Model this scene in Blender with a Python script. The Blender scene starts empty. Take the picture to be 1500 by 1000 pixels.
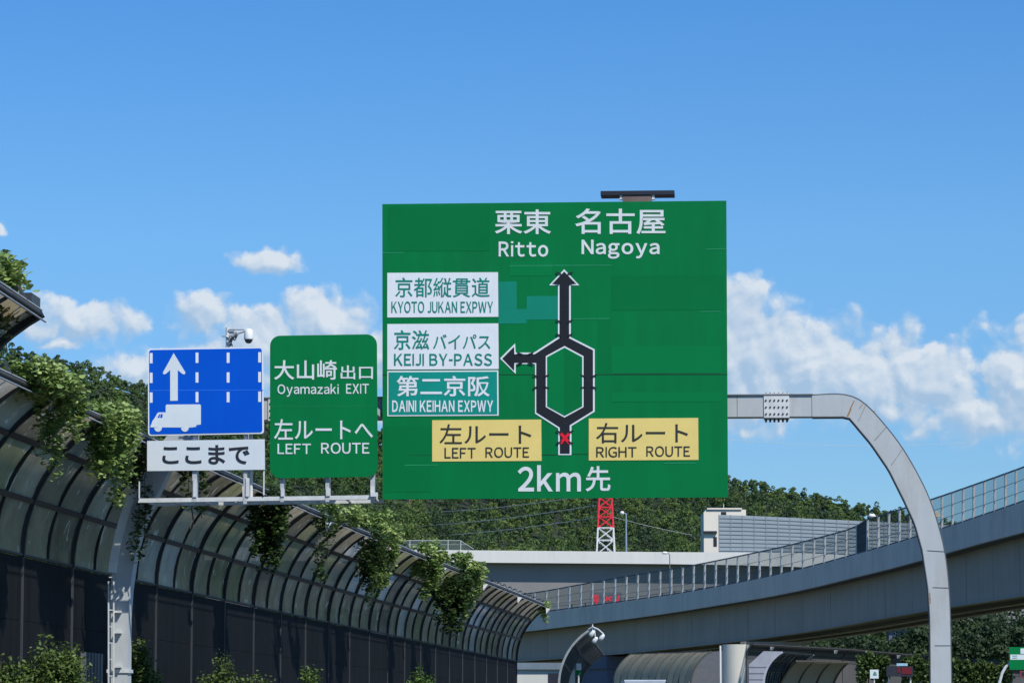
import bpy, bmesh, math, random
import numpy as np
from mathutils import Vector, Matrix

random.seed(7)
RNG = np.random.default_rng(7)
R = math.radians
scene = bpy.context.scene
C = scene.collection

# ------------------------------------------------------------------ camera
F_PX, CX, CY, HOR = 5000.0, 750.0, 500.0, 1070.0      # focal length and frame of the 1500x1000 photo
CAM_Z = 1.4
PITCH = math.atan((HOR - CY) / F_PX)
cam_d = bpy.data.cameras.new('camera')
cam = bpy.data.objects.new('camera', cam_d)
C.objects.link(cam)
cam.location = (0, 0, CAM_Z)
cam.rotation_euler = (R(90) + PITCH, 0, 0)
cam_d.sensor_width = 36
cam_d.lens = 36 * F_PX / 1500
cam_d.clip_start = 0.5
cam_d.clip_end = 6000
scene.camera = cam

# ------------------------------------------------------------------ sun, exposure
SUN_EL, SUN_AZ = R(50), math.atan2(0.60, -0.80)        # azimuth from +Y towards +X: behind the viewer, to the east
sun_dir = Vector((math.sin(SUN_AZ) * math.cos(SUN_EL), math.cos(SUN_AZ) * math.cos(SUN_EL), math.sin(SUN_EL)))
sun_d = bpy.data.lights.new('sun', 'SUN')
sun_d.energy = 4.6
sun_d.angle = R(0.5)
sun_d.color = (1.0, 0.955, 0.88)
sun = bpy.data.objects.new('sun', sun_d)
C.objects.link(sun)
sun.rotation_euler = sun_dir.to_track_quat('Z', 'Y').to_euler()
sun.location = (30, -30, 60)
vs = scene.view_settings
vs.view_transform = 'Standard'
vs.look = 'None'
vs.exposure = 0
vs.gamma = 1
vs.use_curve_mapping = False
scene.cycles.max_bounces = 8
scene.cycles.transparent_max_bounces = 16


def lin(r, g, b):
    f = lambda c: c / 12.92 if c <= 0.04045 else ((c + 0.055) / 1.055) ** 2.4
    return (f(r / 255), f(g / 255), f(b / 255), 1)


# ------------------------------------------------------------------ sky with clouds (all by direction, at infinity)
world = bpy.data.worlds.new('World')
scene.world = world
world.use_nodes = True
WT = world.node_tree
WT.nodes.clear()


def wn(kind, **kw):
    n = WT.nodes.new(kind)
    for k, v in kw.items():
        setattr(n, k, v)
    return n


def wmath(op, a, b=None, c=None, clamp=False):
    n = wn('ShaderNodeMath', operation=op, use_clamp=clamp)
    for i, v in enumerate((a, b, c)):
        if v is None:
            continue
        if isinstance(v, (int, float)):
            n.inputs[i].default_value = v
        else:
            WT.links.new(v, n.inputs[i])
    return n.outputs[0]


def wvec(x, y, z=0.0):
    n = wn('ShaderNodeCombineXYZ')
    for i, v in enumerate((x, y, z)):
        if isinstance(v, (int, float)):
            n.inputs[i].default_value = v
        else:
            WT.links.new(v, n.inputs[i])
    return n.outputs[0]


def wvm(op, a, b):
    n = wn('ShaderNodeVectorMath', operation=op)
    for i, v in enumerate((a, b)):
        if isinstance(v, tuple):
            n.inputs[i].default_value = v
        else:
            WT.links.new(v, n.inputs[i])
    return n


def wnoise(vec, scale, detail=6, rough=0.55):
    n = wn('ShaderNodeTexNoise')
    n.inputs['Scale'].default_value = scale
    n.inputs['Detail'].default_value = detail
    n.inputs['Roughness'].default_value = rough
    WT.links.new(vec, n.inputs['Vector'])
    return n


def wmix(fac, a, b, blend='MIX'):
    n = wn('ShaderNodeMix', data_type='RGBA', blend_type=blend)
    for s, v in ((n.inputs[0], fac), (n.inputs[6], a), (n.inputs[7], b)):
        if isinstance(v, (int, float)):
            s.default_value = v
        elif isinstance(v, tuple):
            s.default_value = v
        else:
            WT.links.new(v, s)
    return n.outputs[2]


SKY_STRENGTH = 0.15
sky = wn('ShaderNodeTexSky', sky_type='NISHITA')
sky.sun_disc = False
sky.sun_elevation = SUN_EL
sky.sun_rotation = SUN_AZ
sky.altitude = 0
sky.air_density = 1.0
sky.dust_density = 0.2
sky.ozone_density = 3.0
tc = wn('ShaderNodeTexCoord')
sep = wn('ShaderNodeSeparateXYZ')
WT.links.new(tc.outputs['Generated'], sep.inputs[0])
DX, DY, DZ = sep.outputs
# u: hundreds of photo pixels along the horizon, v: hundreds of pixels above it
az = wmath('ARCTAN2', DX, DY)
el = wmath('ARCSINE', DZ)
U = wmath('MULTIPLY', az, 50.0)
V = wmath('MULTIPLY', el, 50.0)
UV = wvec(U, V)
# clear sky tint: deeper blue aloft
ramp = wn('ShaderNodeValToRGB')
WT.links.new(wmath('DIVIDE', V, 12.0, clamp=True), ramp.inputs[0])
SKY_RAMP = [(0.0, (0.40, 0.57, 0.73)), (0.35, (0.36, 0.555, 0.78)), (0.6, (0.37, 0.62, 0.85)), (1.0, (0.245, 0.555, 0.88))]
els = ramp.color_ramp.elements
els[0].position, els[0].color = SKY_RAMP[0][0], (*SKY_RAMP[0][1], 1)
els[1].position, els[1].color = SKY_RAMP[-1][0], (*SKY_RAMP[-1][1], 1)
for p, c in SKY_RAMP[1:-1]:
    e = els.new(p)
    e.color = (*c, 1)
clear = wmix(1.0, sky.outputs[0], ramp.outputs[0], 'MULTIPLY')
# cloud cover: ellipses whose edges billow; (photo x, photo y, half width, half height, strength)
CLOUDS = [(1060, 520, 80, 118, 1.1), (1120, 540, 90, 92, 1.0), (1190, 545, 100, 84, 1.0), (1262, 560, 95, 70, .95), (1320, 545, 42, 62, .85), (1365, 575, 80, 66, .85),
          (1490, 575, 62, 60, 1.0), (1430, 625, 110, 36, .75), (1540, 600, 100, 80, 1.0), (1300, 605, 90, 26, .6), (1462, 505, 26, 26, .35), (1418, 548, 22, 16, .5),
          (1090, 628, 48, 22, .55), (900, 540, 160, 110, .9), (1480, 500, 60, 40, .3),
          (388, 390, 52, 24, .8), (290, 478, 50, 36, .8), (380, 505, 85, 40, .85), (478, 478, 66, 54, .95), (550, 520, 110, 46, .9),
          (120, 480, 95, 32, .75), (50, 490, 60, 24, .6), (200, 545, 75, 26, .75), (300, 545, 130, 44, .8), (88, 510, 38, 13, .8),
          (-14, 346, 24, 15, .42), (-120, 420, 70, 40, .7), (650, 600, 200, 40, .6)]
WU = wnoise(UV, 0.5, 2, 0.5)
LAY = wnoise(wvec(wmath('MULTIPLY', U, 0.55), wmath('MULTIPLY', V, 1.5)), 0.9, 5, 0.55)


def voro(vec, scale):
    n = wn('ShaderNodeTexVoronoi', feature='SMOOTH_F1')
    n.inputs['Scale'].default_value = scale
    n.inputs['Smoothness'].default_value = 0.35
    WT.links.new(vec, n.inputs['Vector'])
    return n.outputs['Distance']


def density(uv):
    w1 = wvm('SCALE', wvm('SUBTRACT', wnoise(uv, 0.8, 5, 0.6).outputs['Color'], (0.5, 0.5, 0.5)).outputs[0], (0, 0, 0))
    w1.inputs['Scale'].default_value = 0.8
    wuv = wvm('ADD', uv, w1.outputs[0]).outputs[0]
    out = None
    for (px, py, hw, hh, st) in CLOUDS:
        c = ((px - 750) / 100, (HOR - py) / 100, 0.0)
        d = wvm('MULTIPLY', wvm('SUBTRACT', wuv, c).outputs[0], (100 / (hw * 1.3), 100 / (hh * 1.3), 0.0))
        L = wn('ShaderNodeVectorMath', operation='LENGTH')
        WT.links.new(d.outputs[0], L.inputs[0])
        v = wmath('MULTIPLY', wmath('SUBTRACT', 1.0, L.outputs['Value'], clamp=True), st)
        out = v if out is None else wmath('MAXIMUM', out, v)
    b = wmath('MULTIPLY_ADD', voro(wuv, 2.1), -0.42, 0.22)
    b = wmath('MULTIPLY_ADD', voro(wuv, 4.6), -0.20, wmath('ADD', b, 0.10))
    b = wmath('ADD', b, wmath('MULTIPLY', wmath('SUBTRACT', wnoise(wuv, 5.0, 5, 0.6).outputs['Fac'], 0.5), 0.22))
    return wmath('ADD', out, b), out


dens, body_ = density(UV)
dens_up, _ = density(wvm('ADD', UV, (0.07, 0.12, 0.0)).outputs[0])
lit = wmath('MULTIPLY_ADD', wmath('SUBTRACT', dens, dens_up), 2.3, 0.40)
lit = wmath('ADD', lit, wmath('MULTIPLY', wmath('SUBTRACT', LAY.outputs['Fac'], 0.5), 1.0), clamp=True)
mr = wn('ShaderNodeMapRange', interpolation_type='SMOOTHSTEP')
WT.links.new(dens, mr.inputs[0])
mr.inputs[1].default_value = 0.06
WT.links.new(wmath('MULTIPLY_ADD', lit, -0.22, 0.55), mr.inputs[2])
mr.inputs[3].default_value = 0.0
mr.inputs[4].default_value = 0.88
gate = wmath('MULTIPLY', body_, 14.0, clamp=True)
cover = wmath('MULTIPLY', mr.outputs[0], gate)
CLOUD_LO, CLOUD_HI = lin(168, 194, 221), lin(224, 231, 238)
ccol = wmix(lit, tuple(c / SKY_STRENGTH for c in CLOUD_LO[:3]) + (1,), tuple(c / SKY_STRENGTH for c in CLOUD_HI[:3]) + (1,))
final = wmix(cover, clear, ccol)
bg = wn('ShaderNodeBackground')
bg.inputs['Strength'].default_value = SKY_STRENGTH
WT.links.new(final, bg.inputs['Color'])
bg0 = wn('ShaderNodeBackground')                      # the cloudless rest of the sky
bg0.inputs['Strength'].default_value = SKY_STRENGTH
WT.links.new(clear, bg0.inputs['Color'])
band = wmath('MULTIPLY', wmath('LESS_THAN', wmath('ABSOLUTE', U), 12.5), wmath('LESS_THAN', V, 9.5))
mixw = wn('ShaderNodeMixShader')
WT.links.new(band, mixw.inputs[0])
WT.links.new(bg0.outputs[0], mixw.inputs[1])
WT.links.new(bg.outputs[0], mixw.inputs[2])
wo = wn('ShaderNodeOutputWorld')
WT.links.new(mixw.outputs[0], wo.inputs['Surface'])
world.cycles.sampling_method = 'MANUAL'
world.cycles.sample_map_resolution = 512


# ------------------------------------------------------------------ photo geometry helpers
def at(px, py, Y):
    """world point at depth Y seen at photo pixel (px, py)"""
    u, v = px - CX, CY - py
    d = Vector((u, F_PX * math.cos(PITCH) - v * math.sin(PITCH), F_PX * math.sin(PITCH) + v * math.cos(PITCH)))
    d *= Y / d.y
    return Vector((d.x, d.y, d.z + CAM_Z))


def zof(py, Y):
    return at(CX, py, Y).z


def pxof(p):
    """photo pixel of a world point"""
    x, y, z = p[0], p[1], p[2] - CAM_Z
    zc = y * math.cos(PITCH) + z * math.sin(PITCH)
    yc = -y * math.sin(PITCH) + z * math.cos(PITCH)
    return CX + F_PX * x / zc, CY - F_PX * yc / zc


def table(pts):
    xs = [p[0] for p in pts]
    ys = [p[1] for p in pts]
    return lambda x: float(np.interp(x, xs, ys))


# ------------------------------------------------------------------ materials
MATS = {}


def mat(name, col, rough=0.6, metal=0.0, spec=0.4, var=0.12, scale=2.0, streak=0.0, bump=0.0, emit=None, dirt=None, dirt_amt=0.0):
    if name in MATS:
        return MATS[name]
    m = bpy.data.materials.new(name)
    m.use_nodes = True
    T = m.node_tree
    b = T.nodes['Principled BSDF']
    b.inputs['Roughness'].default_value = rough
    b.inputs['Metallic'].default_value = metal
    b.inputs['Specular IOR Level'].default_value = spec
    tc = T.nodes.new('ShaderNodeTexCoord')
    src = tc.outputs['Object']
    n = T.nodes.new('ShaderNodeTexNoise')
    n.inputs['Scale'].default_value = scale
    n.inputs['Detail'].default_value = 6
    n.inputs['Roughness'].default_value = 0.6
    T.links.new(src, n.inputs['Vector'])
    fac = n.outputs['Fac']
    if streak:
        mp = T.nodes.new('ShaderNodeMapping')
        mp.inputs['Scale'].default_value = (6, 6, 0.5)
        T.links.new(src, mp.inputs[0])
        n2 = T.nodes.new('ShaderNodeTexNoise')
        n2.inputs['Scale'].default_value = scale
        n2.inputs['Detail'].default_value = 5
        T.links.new(mp.outputs[0], n2.inputs['Vector'])
        mm = T.nodes.new('ShaderNodeMix')
        mm.inputs[0].default_value = streak
        T.links.new(fac, mm.inputs[2])
        T.links.new(n2.outputs['Fac'], mm.inputs[3])
        fac = mm.outputs[0]
    cr = T.nodes.new('ShaderNodeValToRGB')
    cr.color_ramp.elements[0].position = 0.3
    cr.color_ramp.elements[1].position = 0.7
    cr.color_ramp.elements[0].color = tuple(c * (1 - var) for c in col[:3]) + (1,)
    cr.color_ramp.elements[1].color = tuple(min(1, c * (1 + var)) for c in col[:3]) + (1,)
    T.links.new(fac, cr.inputs[0])
    out = cr.outputs[0]
    if dirt is not None:
        n3 = T.nodes.new('ShaderNodeTexNoise')
        n3.inputs['Scale'].default_value = scale * 0.7
        n3.inputs['Detail'].default_value = 8
        n3.inputs['Roughness'].default_value = 0.7
        mp = T.nodes.new('ShaderNodeMapping')
        mp.inputs['Scale'].default_value = (1.6, 1.6, 0.5)
        mp.inputs['Location'].default_value = (3.1, 7.7, 1.3)
        T.links.new(src, mp.inputs[0])
        T.links.new(mp.outputs[0], n3.inputs['Vector'])
        c2 = T.nodes.new('ShaderNodeValToRGB')
        c2.color_ramp.elements[0].position = 0.5
        c2.color_ramp.elements[1].position = 0.75
        c2.color_ramp.elements[0].color = (0, 0, 0, 1)
        c2.color_ramp.elements[1].color = (dirt_amt,) * 3 + (1,)
        T.links.new(n3.outputs['Fac'], c2.inputs[0])
        mx = T.nodes.new('ShaderNodeMix')
        mx.data_type = 'RGBA'
        T.links.new(c2.outputs[0], mx.inputs[0])
        T.links.new(out, mx.inputs[6])
        mx.inputs[7].default_value = dirt
        out = mx.outputs[2]
    T.links.new(out, b.inputs['Base Color'])
    if bump:
        bp = T.nodes.new('ShaderNodeBump')
        bp.inputs['Strength'].default_value = bump
        bp.inputs['Distance'].default_value = 0.02
        T.links.new(n.outputs['Fac'], bp.inputs['Height'])
        T.links.new(bp.outputs[0], b.inputs['Normal'])
    if emit:
        b.inputs['Emission Color'].default_value = emit[0]
        b.inputs['Emission Strength'].default_value = emit[1]
    MATS[name] = m
    return m


def leaf_mat(name, cols, scale=1.2, trans=0.35, rough=0.5):
    m = bpy.data.materials.new(name)
    m.use_nodes = True
    T = m.node_tree
    b = T.nodes['Principled BSDF']
    b.inputs['Roughness'].default_value = rough
    b.inputs['Specular IOR Level'].default_value = 0.35
    tc = T.nodes.new('ShaderNodeTexCoord')
    n = T.nodes.new('ShaderNodeTexNoise')
    n.inputs['Scale'].default_value = scale
    n.inputs['Detail'].default_value = 5
    n.inputs['Roughness'].default_value = 0.75
    T.links.new(tc.outputs['Object'], n.inputs['Vector'])
    cr = T.nodes.new('ShaderNodeValToRGB')
    k = len(cols)
    cr.color_ramp.elements[0].position = 0.33
    cr.color_ramp.elements[1].position = 0.67
    cr.color_ramp.elements[0].color = (*cols[0], 1)
    cr.color_ramp.elements[1].color = (*cols[-1], 1)
    for i in range(1, k - 1):
        e = cr.color_ramp.elements.new(0.33 + 0.34 * i / (k - 1))
        e.color = (*cols[i], 1)
    T.links.new(n.outputs['Fac'], cr.inputs[0])
    T.links.new(cr.outputs[0], b.inputs['Base Color'])
    tr = T.nodes.new('ShaderNodeBsdfTranslucent')
    T.links.new(cr.outputs[0], tr.inputs['Color'])
    ms = T.nodes.new('ShaderNodeMixShader')
    ms.inputs[0].default_value = trans
    T.links.new(b.outputs[0], ms.inputs[1])
    T.links.new(tr.outputs[0], ms.inputs[2])
    T.links.new(ms.outputs[0], T.nodes['Material Output'].inputs['Surface'])
    MATS[name] = m
    return m


def glass_mat(name, tint, transp=0.7, rough=0.05, col=(0.3, 0.35, 0.4)):
    """thin sheet: part clear, part grimy diffuse, with a reflection"""
    m = bpy.data.materials.new(name)
    m.use_nodes = True
    T = m.node_tree
    b = T.nodes['Principled BSDF']
    b.inputs['Base Color'].default_value = (*col, 1)
    b.inputs['Roughness'].default_value = rough
    t = T.nodes.new('ShaderNodeBsdfTransparent')
    t.inputs[0].default_value = (*tint, 1)
    ms = T.nodes.new('ShaderNodeMixShader')
    ms.inputs[0].default_value = transp
    T.links.new(b.outputs[0], ms.inputs[1])
    T.links.new(t.outputs[0], ms.inputs[2])
    T.links.new(ms.outputs[0], T.nodes['Material Output'].inputs['Surface'])
    MATS[name] = m
    return m


def pane_mat(name, c1, c2, trans=0.45, clear=0.0, rough=0.22):
    """weathered translucent plastic: grime blotches, light comes through, dull sheen"""
    m = bpy.data.materials.new(name)
    m.use_nodes = True
    T = m.node_tree
    b = T.nodes['Principled BSDF']
    b.inputs['Roughness'].default_value = rough
    b.inputs['Specular IOR Level'].default_value = 0.18
    tc = T.nodes.new('ShaderNodeTexCoord')
    n = T.nodes.new('ShaderNodeTexNoise')
    n.inputs['Scale'].default_value = 0.9
    n.inputs['Detail'].default_value = 9
    n.inputs['Roughness'].default_value = 0.72
    T.links.new(tc.outputs['Object'], n.inputs['Vector'])
    geo = T.nodes.new('ShaderNodeNewGeometry')
    ad = T.nodes.new('ShaderNodeMath')
    ad.operation = 'MULTIPLY_ADD'
    T.links.new(geo.outputs['Random Per Island'], ad.inputs[0])
    ad.inputs[1].default_value = 0.6
    ad.inputs[2].default_value = -0.3
    a2 = T.nodes.new('ShaderNodeMath')
    a2.operation = 'ADD'
    T.links.new(n.outputs['Fac'], a2.inputs[0])
    T.links.new(ad.outputs[0], a2.inputs[1])
    cr = T.nodes.new('ShaderNodeValToRGB')
    cr.color_ramp.elements[0].position = 0.25
    cr.color_ramp.elements[1].position = 0.78
    cr.color_ramp.elements[0].color = (*c1, 1)
    cr.color_ramp.elements[1].color = (*c2, 1)
    T.links.new(a2.outputs[0], cr.inputs[0])
    # sun glints painted into the pane colour as pale noise streaks
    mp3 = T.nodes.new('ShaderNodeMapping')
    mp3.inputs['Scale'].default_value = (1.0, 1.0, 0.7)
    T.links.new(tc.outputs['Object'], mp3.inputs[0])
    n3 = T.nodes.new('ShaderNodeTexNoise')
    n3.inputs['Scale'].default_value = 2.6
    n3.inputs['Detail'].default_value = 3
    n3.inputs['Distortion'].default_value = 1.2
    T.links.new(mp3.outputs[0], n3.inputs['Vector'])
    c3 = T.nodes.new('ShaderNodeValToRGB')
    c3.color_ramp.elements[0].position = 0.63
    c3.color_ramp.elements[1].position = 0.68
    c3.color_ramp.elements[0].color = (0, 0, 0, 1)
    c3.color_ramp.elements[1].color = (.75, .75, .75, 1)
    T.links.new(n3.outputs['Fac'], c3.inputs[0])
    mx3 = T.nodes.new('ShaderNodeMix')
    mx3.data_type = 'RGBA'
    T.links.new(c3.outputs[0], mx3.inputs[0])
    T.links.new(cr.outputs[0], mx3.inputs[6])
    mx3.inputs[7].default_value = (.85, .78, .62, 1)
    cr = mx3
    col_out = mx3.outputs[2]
    T.links.new(col_out, b.inputs['Base Color'])
    n2 = T.nodes.new('ShaderNodeTexNoise')
    n2.inputs['Scale'].default_value = 1.7
    n2.inputs['Detail'].default_value = 3
    T.links.new(tc.outputs['Object'], n2.inputs['Vector'])
    bp = T.nodes.new('ShaderNodeBump')
    bp.inputs['Strength'].default_value = 0.35
    bp.inputs['Distance'].default_value = 0.06
    T.links.new(n2.outputs['Fac'], bp.inputs['Height'])
    T.links.new(bp.outputs[0], b.inputs['Normal'])
    tr = T.nodes.new('ShaderNodeBsdfTranslucent')
    T.links.new(col_out, tr.inputs['Color'])
    ms = T.nodes.new('ShaderNodeMixShader')
    ms.inputs[0].default_value = trans
    T.links.new(b.outputs[0], ms.inputs[1])
    T.links.new(tr.outputs[0], ms.inputs[2])
    last = ms
    if clear:
        tp = T.nodes.new('ShaderNodeBsdfTransparent')
        tp.inputs[0].default_value = (0.8, 0.82, 0.8, 1)
        m2 = T.nodes.new('ShaderNodeMixShader')
        m2.inputs[0].default_value = clear
        T.links.new(ms.outputs[0], m2.inputs[1])
        T.links.new(tp.outputs[0], m2.inputs[2])
        last = m2
    T.links.new(last.outputs[0], T.nodes['Material Output'].inputs['Surface'])
    MATS[name] = m
    return m


GREEN = mat('sign_green', lin(0, 117, 61), 0.45, spec=0.15, var=0.10, scale=0.8, streak=0.5, dirt=lin(14, 100, 58), dirt_amt=.5)
GREEN_PATCH = mat('sign_green_newer', lin(0, 121, 64), 0.45, spec=0.15, var=0.05, scale=0.8)
GREEN_OLD = mat('sign_green_older', lin(0, 112, 58), 0.45, spec=0.15, var=0.05, scale=0.8)
TEAL_GHOST = mat('faded_cover_film', lin(0, 130, 104), 0.4, var=0.05)
TEAL = mat('sign_teal', lin(0, 142, 126), 0.4, var=0.05)
SIGN_WHITE = mat('sign_white', (0.76, 0.79, 0.82, 1), 0.4, var=0.05, scale=3, streak=0.3)
LETTER = mat('sign_lettering_white', (0.70, 0.74, 0.74, 1), 0.4, var=0.08, scale=4)
TEAL_LETTER = mat('sign_lettering_teal', lin(0, 132, 112), 0.4, var=0.05)
YELLOW = mat('sign_straw_yellow', lin(232, 208, 122), 0.4, var=0.05, scale=2)
BLACK = mat('sign_black', (0.012, 0.012, 0.014, 1), 0.45, var=0.2)
INK = mat('sign_ink', (0.03, 0.03, 0.025, 1), 0.5, var=0.2)
NAVY_INK = mat('plate_ink', (0.02, 0.025, 0.035, 1), 0.5, var=0.2)
RED = mat('sign_red', lin(225, 25, 45), 0.4, var=0.05)
BLUE = mat('sign_blue', lin(0, 84, 200), 0.45, spec=0.15, var=0.06, scale=1.0, streak=0.4)
PLATE = mat('plate_white', (0.66, 0.72, 0.74, 1), 0.42, var=0.05, scale=3, streak=0.4)
SYMBOL = mat('sign_symbol_white', (0.68, 0.74, 0.76, 1), 0.42, var=0.05)
ALU_BACK = mat('aluminium', (0.42, 0.44, 0.46, 1), 0.45, metal=0.6, var=0.15)
STEEL = mat('painted_gantry_steel', (0.47, 0.50, 0.51, 1), 0.55, spec=0.3, var=0.07, scale=1.6, streak=0.4, bump=0.1, dirt=(0.33, 0.30, 0.25, 1), dirt_amt=0.5)
STEEL_DARK = mat('seam_dark', (0.14, 0.15, 0.16, 1), 0.6)
RUST = mat('rust', (0.36, 0.20, 0.09, 1), 0.85, var=0.4, scale=14)
GALV = mat('galvanised_steel', (0.62, 0.64, 0.63, 1), 0.5, metal=0.0, var=0.15, scale=6)
BOLT = mat('bolt_dark', (0.025, 0.035, 0.05, 1), 0.5)
BROWN = mat('fixture_brown', (0.17, 0.115, 0.10, 1), 0.6, var=0.2, scale=6)
DARK = mat('fixture_dark', (0.022, 0.024, 0.035, 1), 0.5, var=0.2)
WHITE_PAINT = mat('white_paint', (0.78, 0.79, 0.78, 1), 0.4, var=0.04)
DOME = mat('smoked_dome', (0.03, 0.02, 0.02, 1), 0.1, spec=0.7)


# ------------------------------------------------------------------ mesh builder
class MB:
    def __init__(self):
        self.v, self.f, self.mi = [], [], []

    def add(self, verts, faces, mi=0):
        o = len(self.v)
        self.v.extend([tuple(p) for p in verts])
        self.f.extend([tuple(i + o for i in f) for f in faces])
        self.mi.extend([mi] * len(faces))
        return self

    def box(self, x0, x1, y0, y1, z0, z1, mi=0):
        if x0 > x1: x0, x1 = x1, x0
        if y0 > y1: y0, y1 = y1, y0
        if z0 > z1: z0, z1 = z1, z0
        v = [(x, y, z) for x in (x0, x1) for y in (y0, y1) for z in (z0, z1)]
        return self.add(v, [(0, 1, 3, 2), (4, 6, 7, 5), (0, 4, 5, 1), (2, 3, 7, 6), (0, 2, 6, 4), (1, 5, 7, 3)], mi)

    def prism(self, poly, y0, y1, mi=0):
        """polygon in x,z extruded from y0 (front) to y1"""
        n = len(poly)
        a = sum(poly[i][0] * poly[(i + 1) % n][1] - poly[(i + 1) % n][0] * poly[i][1] for i in range(n))
        if a < 0: poly = poly[::-1]
        v = [(p[0], y0, p[1]) for p in poly] + [(p[0], y1, p[1]) for p in poly]
        f = [tuple(range(n)), tuple(range(2 * n - 1, n - 1, -1))]
        f += [(i, i + n, (i + 1) % n + n, (i + 1) % n) for i in range(n)]
        return self.add(v, f, mi)

    def bar(self, a, b, w, h=None, up=(0, 0, 1), mi=0):
        """rectangular bar from a to b; w across, h along up"""
        h = h or w
        a, b = Vector(a), Vector(b)
        d = (b - a).normalized()
        u = Vector(up)
        if abs(d.dot(u)) > 0.98: u = Vector((0, 1, 0)) if abs(d.y) < 0.9 else Vector((1, 0, 0))
        s = d.cross(u).normalized()
        u = s.cross(d).normalized()
        v = [p + s * i * w / 2 + u * j * h / 2 for p in (a, b) for i, j in ((-1, -1), (1, -1), (1, 1), (-1, 1))]
        return self.add(v, [(0, 3, 2, 1), (4, 5, 6, 7), (0, 1, 5, 4), (1, 2, 6, 5), (2, 3, 7, 6), (3, 0, 4, 7)], mi)

    def tube(self, pts, r, n=8, mi=0, cap=True):
        pts = [Vector(p) for p in pts]
        rs = r if isinstance(r, (list, tuple)) else [r] * len(pts)
        V, Fc = [], []
        ref = None
        for i, p in enumerate(pts):
            d = (pts[min(i + 1, len(pts) - 1)] - pts[max(i - 1, 0)]).normalized()
            if ref is None:
                ref = Vector((0, 0, 1)) if abs(d.z) < 0.9 else Vector((1, 0, 0))
            s = d.cross(ref).normalized()
            u = s.cross(d).normalized()
            ref = u
            for k in range(n):
                a = 2 * math.pi * k / n
                V.append(p + (s * math.cos(a) + u * math.sin(a)) * rs[i])
        for i in range(len(pts) - 1):
            for k in range(n):
                k2 = (k + 1) % n
                Fc.append((i * n + k, i * n + k2, (i + 1) * n + k2, (i + 1) * n + k))
        if cap:
            Fc.append(tuple(range(n - 1, -1, -1)))
            Fc.append(tuple((len(pts) - 1) * n + k for k in range(n)))
        return self.add(V, Fc, mi)

    def lathe(self, prof, cx, cy, n=20, mi=0):
        """profile of (radius, z) round a vertical axis"""
        V, Fc = [], []
        for r, z in prof:
            for k in range(n):
                a = 2 * math.pi * k / n
                V.append((cx + r * math.cos(a), cy + r * math.sin(a), z))
        for i in range(len(prof) - 1):
            for k in range(n):
                k2 = (k + 1) % n
                Fc.append((i * n + k, i * n + k2, (i + 1) * n + k2, (i + 1) * n + k))
        Fc.append(tuple(range(n - 1, -1, -1)))
        Fc.append(tuple((len(prof) - 1) * n + k for k in range(n)))
        return self.add(V, Fc, mi)

    def shift(self, off):
        ox, oy, oz = off
        self.v = [(x - ox, y - oy, z - oz) for x, y, z in self.v]
        return self

    def build(self, name, mats, parent=None, smooth=False, origin=None):
        if origin is not None:
            self.shift(origin)
        me = bpy.data.meshes.new(name)
        me.from_pydata(self.v, [], self.f)
        if not isinstance(mats, (list, tuple)): mats = [mats]
        for m in mats: me.materials.append(m)
        me.polygons.foreach_set('material_index', self.mi)
        if smooth:
            me.polygons.foreach_set('use_smooth', [True] * len(me.polygons))
        me.update()
        o = bpy.data.objects.new(name, me)
        C.objects.link(o)
        if origin is not None and parent is None:
            o.location = origin
        if parent is not None:
            o.parent = parent
        return o


def np_mesh(name, V, quads, m, parent=None, mi=None):
    me = bpy.data.meshes.new(name)
    nv, nf = len(V), len(quads)
    me.vertices.add(nv)
    me.vertices.foreach_set('co', np.ascontiguousarray(V, dtype=np.float32).ravel())
    k = quads.shape[1]
    me.loops.add(nf * k)
    me.loops.foreach_set('vertex_index', np.ascontiguousarray(quads, dtype=np.int32).ravel())
    me.polygons.add(nf)
    me.polygons.foreach_set('loop_start', np.arange(0, nf * k, k, dtype=np.int32))
    for k_ in (m if isinstance(m, list) else [m]): me.materials.append(k_)
    if mi is not None: me.polygons.foreach_set('material_index', np.ascontiguousarray(mi, dtype=np.int32))
    me.update(calc_edges=True)
    o = bpy.data.objects.new(name, me)
    C.objects.link(o)
    if parent is not None: o.parent = parent
    return o


def tag(o, label=None, cat=None, group=None, kind=None):
    if label: o['label'] = label
    if cat: o['category'] = cat
    if group: o['group'] = group
    if kind: o['kind'] = kind
    return o


def thing(name, label, cat, loc=(0, 0, 0), rotz=0.0, group=None):
    o = bpy.data.objects.new(name, None)
    o.empty_display_size = 0.3
    C.objects.link(o)
    o.location = loc
    o.rotation_euler = (0, 0, rotz)
    return tag(o, label, cat, group)


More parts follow.
